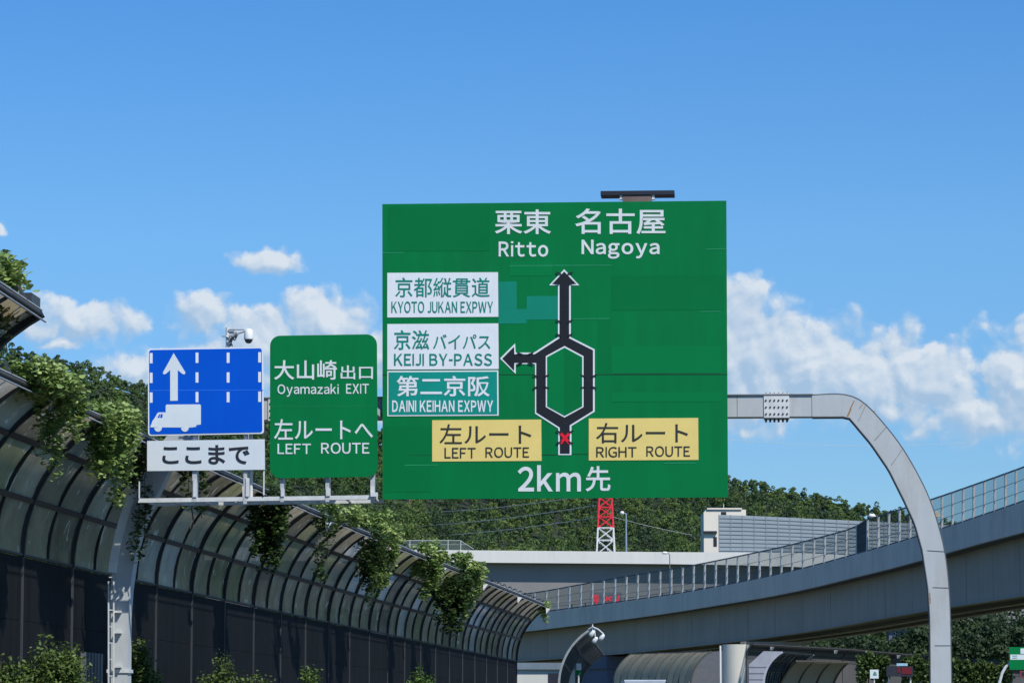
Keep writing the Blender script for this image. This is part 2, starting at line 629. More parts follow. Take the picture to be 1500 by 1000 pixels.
def leaves(P, size, jitter=0.35, up=0.5, broad=0.9, out=None):
    """six-sided folded leaves at points P (N,3)"""
    N = len(P)
    nrm = RNG.normal(size=(N, 3))
    nrm /= np.linalg.norm(nrm, axis=1)[:, None]
    nrm[:, 2] = np.abs(nrm[:, 2]) + up
    if out is not None: nrm += out * 0.8
    nrm /= np.linalg.norm(nrm, axis=1)[:, None]
    t = RNG.normal(size=(N, 3))
    t[:, 2] -= 0.6
    t -= (t * nrm).sum(1)[:, None] * nrm
    t /= np.linalg.norm(t, axis=1)[:, None] + 1e-9
    s = np.cross(nrm, t)
    L = size * (1 + jitter * RNG.uniform(-1, 1, N))[:, None]
    Wd = L * broad * 0.5
    fold = -0.14 * L * nrm
    v0 = P - t * L * 0.5
    v3 = P + t * L * 0.5
    a, b_ = v0 + t * L * 0.28, v0 + t * L * 0.7
    l1, l2 = a + s * Wd * 0.95 + fold, b_ + s * Wd * 0.75 + fold
    r1, r2 = a - s * Wd * 0.95 + fold, b_ - s * Wd * 0.75 + fold
    V = np.stack([v0, l1, l2, v3, r2, r1], axis=1).reshape(-1, 3)
    base = (np.arange(N) * 6)[:, None]
    q = np.concatenate([base + np.array([[0, 3, 2, 1]]), base + np.array([[0, 5, 4, 3]])], axis=0)
    return V, q


# ------------------------------------------------------------------ ground and road (structure)
GROUND = mat('grass_ground', (0.07, 0.085, 0.035, 1), 0.9, var=0.35, scale=0.3)
ASPHALT = mat('asphalt', (0.055, 0.055, 0.056, 1), 0.85, var=0.2, scale=3, bump=0.2)
LINE = mat('road_line_white', (0.75, 0.75, 0.72, 1), 0.6, var=0.1, scale=5)
g = MB()
g.add([(-2500, -800, 0), (2500, -800, 0), (2500, 3500, 0), (-2500, 3500, 0)], [(0, 1, 2, 3)])
tag(g.build('ground', GROUND), kind='structure')
TIP_Y = [-40, 0, 30, 44, 50, 61, 78, 97, 121.5, 146, 174, 235, 330]
TIP_X = [-11.6, -10.4, -8.95, -8.1, -7.62, -6.78, -5.12, -3.35, -1.02, 1.6, 4.0, 6.6, 10.0]
_pf = np.polyfit(TIP_Y[2:10], TIP_X[2:10], 3)


def tip_x(Y):
    if 30 <= Y <= 146: return float(np.polyval(_pf, Y))
    return float(np.interp(Y, TIP_Y, TIP_X))


def ribbon(off0, off1, y0, y1, z, step=4):
    V, Fc = [], []
    ys = np.arange(y0, y1 + 0.01, step)
    for y in ys:
        x = float(np.interp(y, TIP_Y, TIP_X))
        V += [(x + off0, y, z), (x + off1, y, z)]
    for i in range(len(ys) - 1):
        Fc.append((2 * i, 2 * i + 1, 2 * i + 3, 2 * i + 2))
    return V, Fc


rd = MB().add(*ribbon(-0.4, 14.8, -40, 330, 0.004))
tag(rd.build('road', ASPHALT), kind='structure')
ln = MB()
for o in (1.6, 12.6): ln.add(*ribbon(o, o + 0.2, -40, 330, 0.008))
for o in (5.2, 8.9):
    for y in range(-40, 320, 20): ln.add(*ribbon(o, o + 0.15, y, y + 8, 0.008))
tag(ln.build('lane_markings', LINE), kind='structure')

# ------------------------------------------------------------------ gantry frame of reference
GR = 0.066
GY0 = 62.5
GROT = -math.atan(GR)
gx = Vector((math.cos(GROT), math.sin(GROT), 0))
ga = Vector((-math.sin(GROT), math.cos(GROT), 0))       # away from the viewer
GO = Vector((0, GY0, 0))


def gp(px, py, d=0.0):
    """photo pixel to (along, up) on the vertical plane d metres in front of the gantry"""
    o = Vector((0, 0, CAM_Z))
    r = at(px, py, 1.0) - o
    t = (GO - ga * d - o).dot(ga) / r.dot(ga)
    p = o + r * t
    return ((p - GO).dot(gx), p.z)


def gthing(name, label, cat, s0, d, z0, group=None):
    t = thing(name, label, cat, GO + gx * s0 - ga * d + Vector((0, 0, z0)), GROT, group)
    t['_s'] = s0
    return t


class Plane:
    """local frame of a sign: x along the gantry, y away, z up, origin at its base"""
    def __init__(self, px, py, d):
        self.s0, self.z0 = gp(px, py, d)
        self.d = d

    def p(self, px, py):
        s, z = gp(px, py, self.d)
        return (s - self.s0, z - self.z0)

    def loc(self):
        return GO + gx * self.s0 - ga * self.d + Vector((0, 0, self.z0))

    def thing(self, name, label, cat, group=None):
        return thing(name, label, cat, self.loc(), GROT, group)


def text(body, pl, box, y, m, parent, bold=0.0, name='lettering', label=None, track=.11):
    """lettering fitted to a photo rectangle on plane pl; box = x0, y0 (top), x1, y1 in photo pixels"""
    cu = bpy.data.curves.new('lettering', 'FONT')
    cu.size = 1
    cu.offset = bold
    cu.extrude = 0.01
    cu.resolution_u = 6
    ob = bpy.data.objects.new('lettering', cu)
    C.objects.link(ob)

    def glyphs(t):
        cu.body = t
        bpy.context.view_layer.update()
        m_ = bpy.data.meshes.new_from_object(ob.evaluated_get(bpy.context.evaluated_depsgraph_get()))
        c_ = np.empty(len(m_.vertices) * 3)
        m_.vertices.foreach_get('co', c_)
        return m_, c_.reshape(-1, 3)
    if body.isascii():                              # latin words: the sans of the kanji face, set letter by letter
        me0 = bpy.data.meshes.new(name)
        bm = bmesh.new()
        cur = 0.0
        for ch in body:
            if ch == ' ':
                cur += .30
                continue
            if ch in 'IiJ-':                         # plain strokes without serifs
                _, c_ = glyphs(chr(ord('x' if ch == 'i' else 'E') + 0xFEE0))
                zb_, zt_ = c_[:, 1].min(), c_[:, 1].max()
                w_ = .082 + 2 * bold
                mb = MB()
                if ch == '-':
                    zm_ = zb_ + (zt_ - zb_) * .40
                    mb.prism([(0, zm_), (.28, zm_), (.28, zm_ + w_), (0, zm_ + w_)], -.01, .01)
                elif ch == 'J':
                    r_ = .17
                    mb.prism([(.25, zb_ + r_), (.25 + w_, zb_ + r_), (.25 + w_, zt_), (.25, zt_)], -.01, .01)
                    ring = [(.25 + w_ - r_ - w_ / 2 + (r_ + w_ / 2) * math.cos(R(a)), zb_ + r_ + r_ * math.sin(R(a))) for a in range(0, -151, -15)]
                    inn_ = [(.25 + w_ - r_ - w_ / 2 + (r_ - w_ / 2) * math.cos(R(a)), zb_ + r_ + (r_ - w_) * math.sin(R(a))) for a in range(0, -151, -15)]
                    for q in range(len(ring) - 1):
                        mb.prism([ring[q], ring[q + 1], inn_[q + 1], inn_[q]], -.01, .01)
                else:
                    mb.prism([(0, zb_), (w_, zb_), (w_, zt_), (0, zt_)], -.01, .01)
                    if ch == 'i': mb.prism([(-.01, zt_ + .1), (w_ + .01, zt_ + .1), (w_ + .01, zt_ + .2), (-.01, zt_ + .2)], -.01, .01)
                m_ = bpy.data.meshes.new('stroke')
                m_.from_pydata([(x, z, -y) for x, y, z in mb.v], [], mb.f)
                c_ = np.array([v.co[:] for v in m_.vertices])
            else:
                m_, c_ = glyphs(chr(ord(ch) + 0xFEE0))
            m_.transform(Matrix.Translation((cur - c_[:, 0].min(), 0, 0)))
            cur += c_[:, 0].max() - c_[:, 0].min() + track
            bm.from_mesh(m_)
            bpy.data.meshes.remove(m_)
        bm.to_mesh(me0)
        bm.free()
        co = np.empty(len(me0.vertices) * 3)
        me0.vertices.foreach_get('co', co)
        co = co.reshape(-1, 3)
    else:
        me0, co = glyphs(body)
    x0, y0, x1, y1 = box
    mn, mx = co.min(0), co.max(0)
    fx = (co[:, 0] - mn[0]) / (mx[0] - mn[0])
    fz = (co[:, 1] - mn[1]) / (mx[1] - mn[1])
    bl, br, tl, tr = pl.p(x0, y1), pl.p(x1, y1), pl.p(x0, y0), pl.p(x1, y0)
    b = np.array(bl)[None] * ((1 - fx) * (1 - fz))[:, None] + np.array(br)[None] * (fx * (1 - fz))[:, None] \
        + np.array(tl)[None] * ((1 - fx) * fz)[:, None] + np.array(tr)[None] * (fx * fz)[:, None]
    out = np.empty_like(co)
    out[:, 0] = b[:, 0]
    out[:, 2] = b[:, 1]
    out[:, 1] = y - co[:, 2] * 0.2
    me0.vertices.foreach_set('co', out.ravel())
    me0.update()
    me0.name = name
    me0.materials.clear()
    me0.materials.append(m)
    o = bpy.data.objects.new(name, me0)
    C.objects.link(o)
    o.parent = parent
    if label: o['label'] = label
    bpy.data.objects.remove(ob)
    bpy.data.curves.remove(cu)
    return o


def join_into(objs, name):
    """merge freshly made lettering objects into one mesh (one part)"""
    first = objs[0]
    bm = bmesh.new()
    for o in objs:
        bm.from_mesh(o.data)
    bm.to_mesh(first.data)
    bm.free()
    for o in objs[1:]:
        bpy.data.objects.remove(o)
    first.name = name
    return first


def rrect(x0, y0, x1, y1, r, n=6, c=None):
    """rounded rectangle in photo pixels; c: optional four corners tl,tr,br,bl"""
    pts = []
    cs = c or [(x0, y0), (x1, y0), (x1, y1), (x0, y1)]
    for i, (cx, cy) in enumerate(cs):
        sx, sy = [(1, 1), (-1, 1), (-1, -1), (1, -1)][i]
        ox, oy = cx + sx * r, cy + sy * r
        a0 = [180, 270, 0, 90][i]
        for k in range(n + 1):
            a = R(a0 + 90 * k / n)
            pts.append((ox + r * math.cos(a), oy + r * math.sin(a)))
    return pts


# ------------------------------------------------------------------ big green direction sign
def zb(X, Y): return (540 + X / 2.0839, 260 + Y / 2.0833)     # big-sign close-up to photo pixels


PB = Plane(813, 730, 0.62)
big = PB.thing('direction_sign', 'huge square green overhead sign with black route diagram and white and yellow plates', 'road sign')
corners = [(560, 299), (1064, 294), (1066.5, 728), (560.5, 731)]
m = MB().prism([PB.p(*c) for c in corners], 0.0, 0.05)
m.build('panel', [GREEN], big)
m = MB()
for z in (310, 420, 520, 620, 715): 
    a, b = PB.p(563, z), PB.p(1062, z - 3)
    m.box(a[0], b[0], 0.052, 0.12, a[1] - 0.04, a[1] + 0.04)
m.build('stiffener', ALU_BACK, big)
# newer and older sheets stuck over the face, thin seams
def patch(mb, X0, Y0, X1, Y1, y, mi=0):
    mb.prism([PB.p(*zb(X0, Y0)), PB.p(*zb(X1, Y0 - 1)), PB.p(*zb(X1, Y1 - 1)), PB.p(*zb(X0, Y1))], y, -0.0005, mi)
for (X0, Y0, X1, Y1, k) in ((741, 515, 1075, 600, 0), (741, 655, 1075, 684, 0), (430, 255, 560, 300, 0), (741, 300, 1085, 405, 1), (50, 760, 190, 960, 1), (700, 432, 740, 600, 1), (60, 90, 370, 225, 1)):
    m = MB()
    patch(m, X0, Y0, X1, Y1, -0.003)
    m.build('cover_sheet', GREEN_OLD if k else GREEN_PATCH, big)
m = MB()
patch(m, 396, 318, 452, 402, -0.003); patch(m, 396, 402, 482, 446, -0.003); patch(m, 482, 362, 580, 434, -0.003)
m.build('faded_patch', TEAL_GHOST, big)
m = MB()
SEAM = [(42, 229, 108, 0), (1030, 218, 1090, 0), (42, 600, 1095, 1), (625, 430, 735, 0), (430, 268, 742, 0), (1010, 408, 1075, 0), (110, 876, 210, 0),
        (745, 597, 1075, 1), (900, 870, 1000, 0), (120, 845, 580, 1), (620, 842, 1006, 1)]
for X0, Y0, X1, k in SEAM:
    patch(m, X0, Y0, X1, Y0 + 2.2, -0.0045, k)
m.build('panel_seam', [mat('seam_light', lin(38, 145, 96), 0.45), mat('seam_green_dark', lin(0, 80, 45), 0.5)], big)

for body, bx, bd in (('栗東', (385, 98, 557, 173), .012), ('名古屋', (630, 95, 906, 173), .012), ('Ritto', (397, 195, 548, 242), .022), ('Nagoya', (650, 190, 888, 248), .022)):
    text(body, PB, zb(*bx[:2]) + zb(*bx[2:]), -0.006, LETTER, big, bd)
a = text('2km', PB, zb(455, 877) + zb(648, 957), -0.006, LETTER, big, .022)
text('先', PB, zb(662, 880) + zb(738, 957), -0.006, LETTER, big, .012)


def plate(name, X0, Y0, X1, Y1, m, label, border=None):
    """small plate on the big sign, own part"""
    mb = MB()
    cs = [zb(X0, Y0), zb(X1, Y0 - 2), zb(X1 + 1, Y1 - 2), zb(X0, Y1)]
    mb.prism([PB.p(*c) for c in cs], -0.008, -0.001)
    if border:
        i = 4
        cs2 = [zb(X0 + i, Y0 + i), zb(X1 - i, Y0 + i - 2), zb(X1 - i + 1, Y1 - i - 2), zb(X0 + i, Y1 - i)]
        mb.prism([PB.p(*c) for c in cs2], -0.012, -0.0085, 1)
    o = mb.build(name, [m] if not border else [SIGN_WHITE, m], big)
    o['label'] = label
    return o


def ptext(plate_o, body, bx, m, bold, y=-0.013):
    return text(body, PB, zb(*bx[:2]) + zb(*bx[2:]), y, m, plate_o, bold)


p1 = plate('route_plate', 57, 291, 395, 427, SIGN_WHITE, 'white plate with teal lettering, uppermost')
ptext(p1, '京都縦貫道', (82, 305, 370, 365), TEAL_LETTER, .003)
ptext(p1, 'KYOTO JUKAN EXPWY', (70, 378, 380, 413), TEAL_LETTER, .012)
p2 = plate('route_plate', 57, 447, 396, 586, SIGN_WHITE, 'white plate with teal lettering, by the arrow')
ptext(p2, '京滋', (78, 465, 185, 525), TEAL_LETTER, .008)
ptext(p2, 'バイパス', (197, 478, 372, 523), TEAL_LETTER, .006)
ptext(p2, 'KEIJI BY-PASS', (78, 537, 377, 574), TEAL_LETTER, .014)
p3 = plate('route_plate', 57, 590, 396, 728, TEAL, 'teal plate with white lettering and border', border=True)
ptext(p3, '第二京阪', (85, 605, 370, 668), SIGN_WHITE, .014, -0.016)
ptext(p3, 'DAINI KEIHAN EXPWY', (72, 680, 380, 715), SIGN_WHITE, .022, -0.016)
p4 = plate('route_plate', 194, 740, 527, 866, YELLOW, 'straw yellow plate reading LEFT ROUTE')
ptext(p4, '左ルート', (217, 752, 497, 812), INK, .004)
ptext(p4, 'LEFT', (232, 824, 327, 856), INK, .008)
ptext(p4, 'ROUTE', (357, 822, 490, 854), INK, .008)
p5 = plate('route_plate', 672, 735, 1006, 863, YELLOW, 'straw yellow plate reading RIGHT ROUTE')
ptext(p5, '右ルート', (695, 748, 975, 810), INK, .004)
ptext(p5, 'RIGHT', (695, 821, 818, 853), INK, .008)
ptext(p5, 'ROUTE', (848, 819, 981, 851), INK, .008)

# route diagram: white outline sheet with black sheet on it
white_polys = [
    [(597, 280), (643, 329), (617, 329), (617, 487), (690, 524), (690, 714), (619, 758), (619, 846), (579, 846), (579, 765), (508, 720), (508, 569), (449, 569), (449, 599),
     (401, 552), (447, 506), (449, 534), (505, 534), (578, 487), (578, 329), (551, 329)]]
black_polys = [
    [(597, 287), (634, 325), (612, 325), (612, 490), (685, 527), (685, 711), (614, 755), (614, 842), (584, 842), (584, 762), (512, 716), (512, 565), (445, 565), (444, 589),
     (408, 552), (444, 516), (445, 539), (507, 539), (583, 490), (583, 325), (560, 325)]]
inner_w = [(598, 514), (656, 545), (656, 700), (598, 732), (541, 700), (541, 545)]
inner_g = [(598, 519), (652, 548), (652, 698), (598, 727), (545, 698), (545, 548)]
m = MB()
for poly in white_polys: m.prism([PB.p(*zb(*q)) for q in poly], -0.008, -0.001, 0)
for poly in black_polys: m.prism([PB.p(*zb(*q)) for q in poly], -0.012, -0.0085, 1)
m.prism([PB.p(*zb(*q)) for q in inner_w], -0.015, -0.0125, 0)
m.prism([PB.p(*zb(*q)) for q in inner_g], -0.018, -0.0155, 2)
m.prism([PB.p(*zb(*q)) for q in [(598, 520), (651, 549), (651, 697), (598, 726)]], -0.020, -0.0185, 3)
TICK = [(580, 438, 1), (615, 438, -1), (580, 480, 1), (615, 480, -1), (580, 292, 1), (615, 292, -1), (575, 322, 1), (620, 322, -1), (462, 537, 1), (495, 537, -1),
        (462, 567, -1), (495, 567, 1), (510, 605, 1), (543, 605, -1), (510, 640, -1), (543, 640, 1), (655, 605, 1), (688, 605, -1), (655, 640, -1), (688, 640, 1),
        (581, 775, 1), (617, 775, -1), (581, 808, -1), (617, 808, 1)]
for X, Y, s in TICK:
    q = [(X - 8, Y - 3 * s - 2), (X + 8, Y + 3 * s - 2), (X + 8, Y + 3 * s + 3), (X - 8, Y - 3 * s + 3)]
    m.prism([PB.p(*zb(*k)) for k in q], -0.0235, -0.0205, 1)
m.build('route_diagram', [SIGN_WHITE, BLACK, GREEN_PATCH, GREEN_OLD], big)
m = MB()
for q in ([(582, 782), (589, 776), (617, 807), (610, 814)], [(610, 776), (617, 781), (589, 814), (582, 808)]):
    m.prism([PB.p(*zb(*k)) for k in q], -0.020 - 0.003 * (q[0][0] > 600), -0.0125)
m.build('cross_mark', RED, big)

# fixture on top of the big sign
PF = Plane(934, 295, 0.42)
fx = PF.thing('sensor_bar', 'dark flat bar on brown box bracket atop the huge green sign', 'traffic sensor')
a, b = PF.p(880, 287), PF.p(988, 280)
MB().box(a[0], b[0], -0.10, 0.34, a[1], b[1]).build('sensor_plate', DARK, fx)
a, b = PF.p(912, 296), PF.p(954, 287)
MB().box(a[0], b[0], -0.08, 0.30, a[1] - 0.4, b[1] - 0.003).build('bracket', BROWN, fx)
m = MB()
for px in (921, 944):
    a = PF.p(px, 283.4)
    m.box(a[0] - .03, a[0] + .03, -0.095, -0.082, a[1] - .015, a[1] + .015)
a, b = PF.p(955, 293), PF.p(959, 286)
m.box(a[0], b[0], -0.07, .03, a[1], b[1]); a, b = PF.p(908, 293), PF.p(911.5, 287); m.box(a[0], b[0], -0.07, .03, a[1], b[1])
m.build('clamp', GALV, fx)

# ------------------------------------------------------------------ exit sign
def zs(X, Y): return (190 + X / 3.334, 460 + Y / 3.333)


PE = Plane(474, 699, 1.5)
ex = PE.thing('exit_sign', 'tall green exit sign with rounded corners and white lettering', 'road sign')
q = rrect(395.5, 491, 552.5, 699, 15, c=[(395.5, 491.5), (552, 489.5), (553, 698), (395.5, 700)])
MB().prism([PE.p(*k) for k in q], 0, 0.04).build('panel', GREEN, ex)
m = MB()
a, b = PE.p(398, 595), PE.p(550, 594.4)
m.box(a[0], b[0], -0.003, -0.0005, a[1], b[1])
m.build('panel_seam', [mat('seam_light', None)], ex)
for body, bx, bd in (('大山崎', (705, 225, 1012, 320), .012), ('出口', (1030, 250, 1188, 318), .010), ('Oyamazaki', (722, 340, 1021, 403), .012), ('EXIT', (1057, 340, 1168, 388), .012),
                     ('左ルートへ', (705, 512, 1188, 612), .008), ('LEFT', (722, 632, 885, 682), .012), ('ROUTE', (935, 627, 1170, 681), .012)):
    text(body, PE, zs(*bx[:2]) + zs(*bx[2:]), -0.006, LETTER, ex, bd)

# ------------------------------------------------------------------ blue lane sign
PT = Plane(301, 637, 1.5)
bl = PT.thing('lane_sign', 'blue lane sign with white arrow, truck and dashed lane lines', 'road sign')
co = [(216.5, 510.5), (385.5, 508), (386.5, 635), (217, 638)]
MB().prism([PT.p(*k) for k in rrect(0, 0, 0, 0, 4, c=co)], 0, 0.03).build('panel', SIGN_WHITE, bl)
ci = [(218.5, 512.5), (383.5, 510), (384.3, 633), (219, 636)]
MB().prism([PT.p(*k) for k in rrect(0, 0, 0, 0, 3.5, c=ci)], -0.005, -0.001).build('face', BLUE, bl)
for cx_, dy in ((105, 2), (329, 0), (481, 0), (635, -2)):
    for Y0 in (188, 284, 380):
        q = [zs(cx_ - 7, Y0 + dy), zs(cx_ + 7, Y0 + dy), zs(cx_ + 7, Y0 + 50 + dy), zs(cx_ - 7, Y0 + 50 + dy)]
        MB().prism([PT.p(*k) for k in q], -0.009, -0.0055).build('lane_dash', SIGN_WHITE, bl)
q = [(215, 190), (273, 286), (268, 294), (258, 292), (235, 273), (235, 422), (198, 423), (198, 273), (176, 292), (166, 294), (162, 286)]
MB().prism([PT.p(*zs(*k)) for k in q], -0.009, -0.0055).build('arrow', SYMBOL, bl)
m = MB()
q = [(100, 552), (112, 520), (120, 510), (136, 482), (143, 479), (176, 479), (176, 445), (181, 441), (343, 440), (348, 445), (348, 538), (326, 541), (324, 550), (300, 553)]
m.prism([PT.p(*zs(*k)) for k in q], -0.009, -0.0055)
for cx_, r in ((139, 19), (270, 19)):
    m.prism([PT.p(*zs(cx_ + r * math.cos(R(t)), 553 + r * math.sin(R(t)) * 1.1)) for t in range(-5, 186, 12)], -0.013, -0.0095)
for q in ([(136, 505), (146, 487), (150, 487), (146, 505)], [(149, 505), (153, 487), (162, 487), (160, 505)]):
    m.prism([PT.p(*zs(*k)) for k in q], -0.0125, -0.0095, 1)
m.build('truck_symbol', [SYMBOL, BLUE], bl)
m = MB()
q = [zs(95, 371), zs(652, 369), zs(652, 371.5), zs(95, 373.5)]
m.prism([PT.p(*k) for k in q], -0.0075, -0.0055)
m.build('panel_seam', [mat('seam_blue', lin(50, 125, 235), 0.4)], bl)

# ------------------------------------------------------------------ white supplementary plate
PW = Plane(301, 689, 1.48)
wp = PW.thing('notice_plate', 'wide white plate with black kana lettering below the blue sign', 'road sign')
MB().prism([PW.p(*k) for k in [(215.5, 645.5), (387.5, 643), (388, 687.5), (215.5, 689.5)]], 0, 0.03).build('panel', PLATE, wp)
text('ここまで', PW, zs(160, 638) + zs(586, 732), -0.005, NAVY_INK, wp, .022)

# ------------------------------------------------------------------ gantry
gan = thing('sign_gantry', 'pale grey arched steel gantry spanning the road and carrying the signs', 'sign gantry', GO, GROT)
OUT = [(1190, 580), (1222, 577.8), (1240, 577.4), (1254, 580), (1269, 593), (1298, 626), (1322, 657), (1342, 692), (1360, 727), (1373, 767), (1384, 811), (1389, 859), (1391, 903), (1392.6, 1000), (1393.5, 1070), (1394, 1182)]
INN = [(1190, 611), (1222, 610.8), (1241.7, 610.6), (1246, 614), (1254, 624), (1276, 650), (1302, 688), (1324, 732), (1340, 767), (1351, 806), (1359, 859), (1362, 903), (1363, 1000), (1363.5, 1070), (1364, 1182)]


def resample(pts, n):
    P = np.array(pts, float)
    d = np.r_[0, np.cumsum(np.linalg.norm(np.diff(P, axis=0), axis=1))]
    t = np.linspace(0, d[-1], n)
    return np.stack([np.interp(t, d, P[:, 0]), np.interp(t, d, P[:, 1])], 1)


def smoothed(pts, n, it=4):
    Q = resample(pts, n)
    for _ in range(it):
        Q[1:-1] = 0.25 * Q[:-2] + 0.5 * Q[1:-1] + 0.25 * Q[2:]
    return Q


NP = 60
so = np.array([gp(*p) for p in smoothed(OUT, NP)])
si = np.array([gp(*p) for p in smoothed(INN, NP, 0)])
AXIS = 773.5
s_axis = gp(AXIS, 600)[0]
HD = 0.19                                                  # half depth of the box section


def post(mirror):
    f = (lambda p: (2 * s_axis - p[0] - 0.05, p[1])) if mirror else (lambda p: (p[0], p[1]))
    V, Fc = [], []
    for i in range(NP):
        o_, i_ = f(so[i]), f(si[i])
        V += [(o_[0], -HD, o_[1]), (i_[0], -HD, i_[1]), (i_[0], HD, i_[1]), (o_[0], HD, o_[1])]
    for i in range(NP - 1):
        for k in range(4):
            k2 = (k + 1) % 4
            q = (i * 4 + k, i * 4 + k2, (i + 1) * 4 + k2, (i + 1) * 4 + k)
            Fc.append(q[::-1] if mirror else q)
    Fc.append((0, 1, 2, 3)); Fc.append(tuple((NP - 1) * 4 + k for k in (3, 2, 1, 0)))
    b = MB().add(V, Fc)
    c = f(((so[-1][0] + si[-1][0]) / 2, 0))
    b.box(c[0] - .5, c[0] + .5, -.45, .45, -0.1, 0.05)
    return b, f


pst, ff = post(False)
pr = pst.build('post', [STEEL], gan)
for P_, sg_ in ((so, 1), (si, -1)):
    lpz = MB()
    for i in range(NP - 1):
        a_, b_ = P_[i], P_[i + 1]
        if b_[1] < 0.3: break
        dx_, dz_ = b_[0] - a_[0], b_[1] - a_[1]
        l_ = math.hypot(dx_, dz_) or 1
        nx_, nz_ = -dz_ / l_ * sg_ * .007, dx_ / l_ * sg_ * .007
        lpz.bar((a_[0] + nx_, 0, a_[1] + nz_), (b_[0] + nx_, 0, b_[1] + nz_), 2 * HD + .012, .012, up=(nx_, 0, nz_))
    lpz.build('flange', STEEL_DARK, pr)
bv = MB()
for px_, py_, qx, qy in ((1268, 594, 1254, 624), (1298, 626.5, 1276, 651), (1322.5, 657, 1301, 688), (1384, 808, 1351, 806), (1390.5, 861, 1359.5, 860), (1392, 945, 1362.6, 945)):
    a, b = gp(px_, py_), gp(qx, qy)
    b = (a[0] + (b[0] - a[0]) * .8, a[1] + (b[1] - a[1]) * .8)
    bv.bar((a[0], -HD - .003, a[1]), (b[0], -HD - .003, b[1]), 0.006, 0.012, up=(0, 1, 0))
bv.build('weld_seam', STEEL_DARK, pr)
rs = MB()
for (px_, py_, qx, qy, w) in ((1241, 611, 1246, 600, .03), (1245, 600, 1251, 588, .02), (1361, 868, 1362, 884, .02), (1264, 592, 1258, 600, .012)):
    a, b = gp(px_, py_), gp(qx, qy)
    rs.bar((a[0], -HD - .0015, a[1]), (b[0], -HD - .0015, b[1]), w, 0.002, up=(0, 1, 0))
rs.build('rust_stain', RUST, pr)
tb = MB()
for px_, py_ in ((1276, 604), (1368, 751), (1371, 755)):
    a = gp(px_, py_)
    tb.box(a[0] - .02, a[0] + .075, -.05, .05, a[1] - .025, a[1] + .03)
tb.build('lug', mat('lug_tan', (.45, .36, .24, 1), .8, var=.3, scale=12), pr)
pst, ff = post(True)
pl_ = pst.build('post', [STEEL], gan)
# beam between the bends
zb0, zt0 = si[0][1], so[0][1]
s0b, s1b = 2 * s_axis - so[0][0] - 0.05, so[0][0]
MB().box(s0b, s1b, -HD, HD, zb0, zt0).build('beam', STEEL, gan)
# lip along the top of beam and arch
lp = MB()
lp.box(s0b, s1b, -HD - .03, HD + .03, zt0 + .002, zt0 + .022)
lp.build('top_flange', STEEL_DARK, gan)
# bolted splice
for pxa, pxb in ((1119, 1156), (395, 432)):
    a, b = gp(pxa, 612)[0], gp(pxb, 612)[0]
    sp = MB().box(a, b, -HD - .02, -HD - .001, zb0 - .02, zt0 + .04).box(a, b, -HD, HD, zb0 - .03, zb0 - .002).build('splice_plate', GALV, gan)
    bo = MB()
    for i in range(6):
        s = a + (b - a) * (i + .5) / 6
        for j in range(3):
            z = zb0 + (zt0 - zb0) * (.12 + .32 * j)
            pts = [(s + .018 * math.cos(R(60 * k)), z + .018 * math.sin(R(60 * k))) for k in range(6)]
            bo.prism(pts, -HD - .034, -HD - .021)
        for y in (-.12, 0, .12):
            bo.box(s - .018, s + .018, y - .018, y + .018, zb0 - .075, zb0 - .031)
            bo.box(s - .012, s + .012, y - .018, y + .018, zt0 + .041, zt0 + .06)
    bo.build('bolts', BOLT, sp)
bs = MB()
for px_ in (1080, 1189):
    a = gp(px_, 600)[0]
    bs.box(a - .004, a + .004, -HD - .004, -HD - .001, zb0, zt0)
bs.build('weld_seam', STEEL_DARK, gan)


def gbox(mb, x0, y0, x1, y1, ya, yb, d=0.0, mi=0):
    a, b = gp(x0, y1, d), gp(x1, y0, d)
    mb.box(a[0], b[0], ya, yb, a[1], b[1], mi)


# walkway rail below the left signs
w = MB()
a, b = gp(203, 733, 1.38), gp(553, 728, 1.38)
w.bar((a[0], -1.38, a[1]), (b[0], -1.38, b[1]), .10, .075)
w.bar((a[0], -.30, a[1]), (b[0], -.30, b[1]), .06, .06)
for k in np.linspace(0.02, 0.98, 9):
    s = a[0] + (b[0] - a[0]) * k
    w.bar((s, -1.32, a[1] + (b[1] - a[1]) * k), (s, -.28, a[1] + (b[1] - a[1]) * k), .04, .03)
w.build('walkway_rail', GALV, gan)
for x, y0, y1, wd in ((286, 702, 728, 5), (363, 700, 727, 5), (414.5, 716, 727, 5), (481, 715, 726.5, 6), (546, 713, 725, 6), (204.5, 705, 730, 1.4), (387, 688, 725, 2)):
    b = MB()
    gbox(b, x - wd / 2, y0, x + wd / 2, y1, -1.46, -1.40, 1.4)
    b.build('stanchion', GALV, gan)
b = MB()
gbox(b, 543, 721, 553.5, 727, -1.50, -1.465, 1.47)
b.build('foot_plate', GALV, gan)
# sign hangers: uprights behind the signs
for x0, x1, y0, y1 in ((282, 291, 520, 735), (357, 364, 520, 738), (411, 418, 500, 735), (477, 484, 500, 735), (543, 550, 500, 730), (620, 630, 310, 722), (813, 823, 310, 722), (1000, 1010, 310, 722)):
    b = MB()
    far = x0 < 600
    gbox(b, x0, y0, x1, y1, *((-1.44, -1.32, 1.38) if far else (-.36, -.20, .3)))
    if far:                                         # outrigger arm back to the beam, and the rear post down to the walkway
        a0, a1 = gp(x0, 604, 1.38), gp(x1, 594, 1.38)
        b.box(a0[0], a1[0], -1.318, -.195, a0[1], a1[1])
        a0, a1 = gp(x0, 731, .3), gp(x1, 604, .3)
        b.box(a0[0], a1[0], -.27, -.20, a0[1] - .02, a1[1])
    b.build('sign_hanger', STEEL, gan)
b = MB()
a0, a1 = gp(367.5, 727, 1.3), gp(367.5, 520, 1.3)
b.tube([(a0[0], -1.28, a0[1] - .02), (a1[0], -1.28, a1[1])], .033, 10)
b.build('conduit', GALV, gan)
